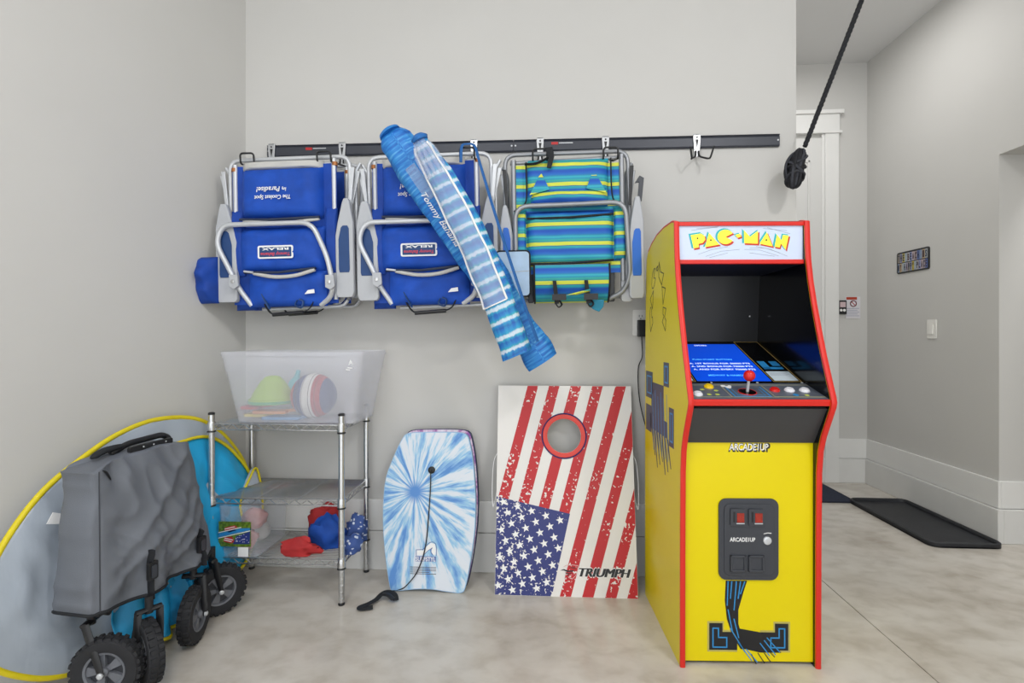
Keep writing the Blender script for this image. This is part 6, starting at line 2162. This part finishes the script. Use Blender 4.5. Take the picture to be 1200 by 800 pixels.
ka_, kb_ = at(980.5, 352, FY), at(990.5, 368, FY)
cp = thing('door_control', 'black garage door wall control beside the door casing', 'wall control', ((ka_.x + kb_.x) / 2, FY, kb_.z))
obj('housing', G().box(ka_.x, kb_.x, FY - 0.022, FY, kb_.z, ka_.z), M['black'], cp, bevel=0.004)
kw, kh = kb_.x - ka_.x, ka_.z - kb_.z
obj('display', G().box(ka_.x + kw * 0.2, kb_.x - kw * 0.15, FY - 0.0235, FY - 0.021, kb_.z + kh * 0.5, ka_.z - kh * 0.12), mat('pale_display', 'd0b8bc', 0.4), cp)
for f in (0.32, 0.7):
    obj('button', G().lathe([(0.010, 0.021), (0.010, 0.025), (0.006, 0.026)], (ka_.x + kw * f, FY, kb_.z + kh * 0.28), (0, -1, 0), 12), M['white'], cp, smooth=40)
na, nb = at(990.8, 347.5, FY), at(1008, 373, FY)
no_ = thing('warning_notice', 'white safety notice with red header and prohibition symbol', 'notice', ((na.x + nb.x) / 2, FY, nb.z))
obj('sheet', G().box(na.x, nb.x, FY - 0.003, FY, nb.z, na.z), mat('notice_paper', 'd9d7dc', 0.5), no_)
nw, nh = nb.x - na.x, na.z - nb.z
obj('header_print', G().box(na.x + nw * 0.04, na.x + nw * 0.76, FY - 0.0042, FY - 0.003, na.z - nh * 0.14, na.z - nh * 0.02), mat('notice_red', 'b04028', 0.5), no_)
cx, cz2, rr0 = na.x + nw * 0.52, na.z - nh * 0.32, nh * 0.13
g = G().ribbon([(cx + rr0 * math.cos(i * math.pi / 10), cz2 + rr0 * math.sin(i * math.pi / 10)) for i in range(20)], 0.007, XZ(FY - 0.003), 0, 0.001, True)
g.ribbon([(cx - rr0 * 0.7, cz2 + rr0 * 0.7), (cx + rr0 * 0.7, cz2 - rr0 * 0.7)], 0.007, XZ(FY - 0.003), 0, 0.001)
obj('prohibition_print', g, mat('notice_pink', 'c06a72', 0.5), no_)
g = G()
for i in range(5):
    g.ribbon([(na.x + nw * 0.06, na.z - nh * (0.54 + 0.085 * i)), (na.x + nw * (0.9 - 0.12 * (i % 2)), na.z - nh * (0.54 + 0.085 * i))], 0.005, XZ(FY - 0.003), 0, 0.001)
obj('notice_text_print', g, mat('notice_grey', 'a9acbc', 0.5), no_)

# boot tray and mat on the floor
M['tray'] = mat('black_tray', '25272c', 0.5, var=0.15, scale=18)
tx0, tx1, ty0, ty1 = 2.05, 2.425, 2.83, 3.59
tr = thing('boot_tray', 'black plastic boot tray on the floor along the recess wall', 'boot tray', ((tx0 + tx1) / 2, (ty0 + ty1) / 2, 0))
obj('tray_floor', G().prism(roundrect(tx0, tx1, ty0, ty1, 0.05), lambda u, v, d: (u, v, d), 0.001, 0.008), M['tray'], tr)
g = G()
ro_, ri_ = roundrect(tx0, tx1, ty0, ty1, 0.05), roundrect(tx0 + 0.016, tx1 - 0.016, ty0 + 0.016, ty1 - 0.016, 0.036)
prof = [(ro_, 0.002), (ro_, 0.024), ([((a[0] + b_[0]) / 2, (a[1] + b_[1]) / 2) for a, b_ in zip(ro_, ri_)], 0.029), (ri_, 0.022), (ri_, 0.006)]
n = len(ro_)
vs = [(p[0], p[1], z_) for ring, z_ in prof for p in ring]
fs = [(j * n + i, j * n + (i + 1) % n, ((j + 1) % 5) * n + (i + 1) % n, ((j + 1) % 5) * n + i) for j in range(5) for i in range(n)]
obj('tray_rim', G().add(vs, fs), M['tray'], tr, smooth=50)
dm = thing('door_mat', 'flat navy blue door mat in front of the recess door', 'mat', (1.7, 3.76, 0))
obj('mat_pile', G().prism(roundrect(1.26, 2.095, 3.55, 3.975, 0.01), lambda u, v, d: (u, v, d), 0.001, 0.009), mat('navy_mat', '262d42', 0.95, var=0.15, scale=120, bump=0.5, bscale=500), dm)
obj('mat_border', G().tube([(x, y, 0.007) for x, y in roundrect(1.26, 2.095, 3.55, 3.975, 0.01)], 0.004, 6, True), mat('mat_edge', '1d2130', 0.9), dm)
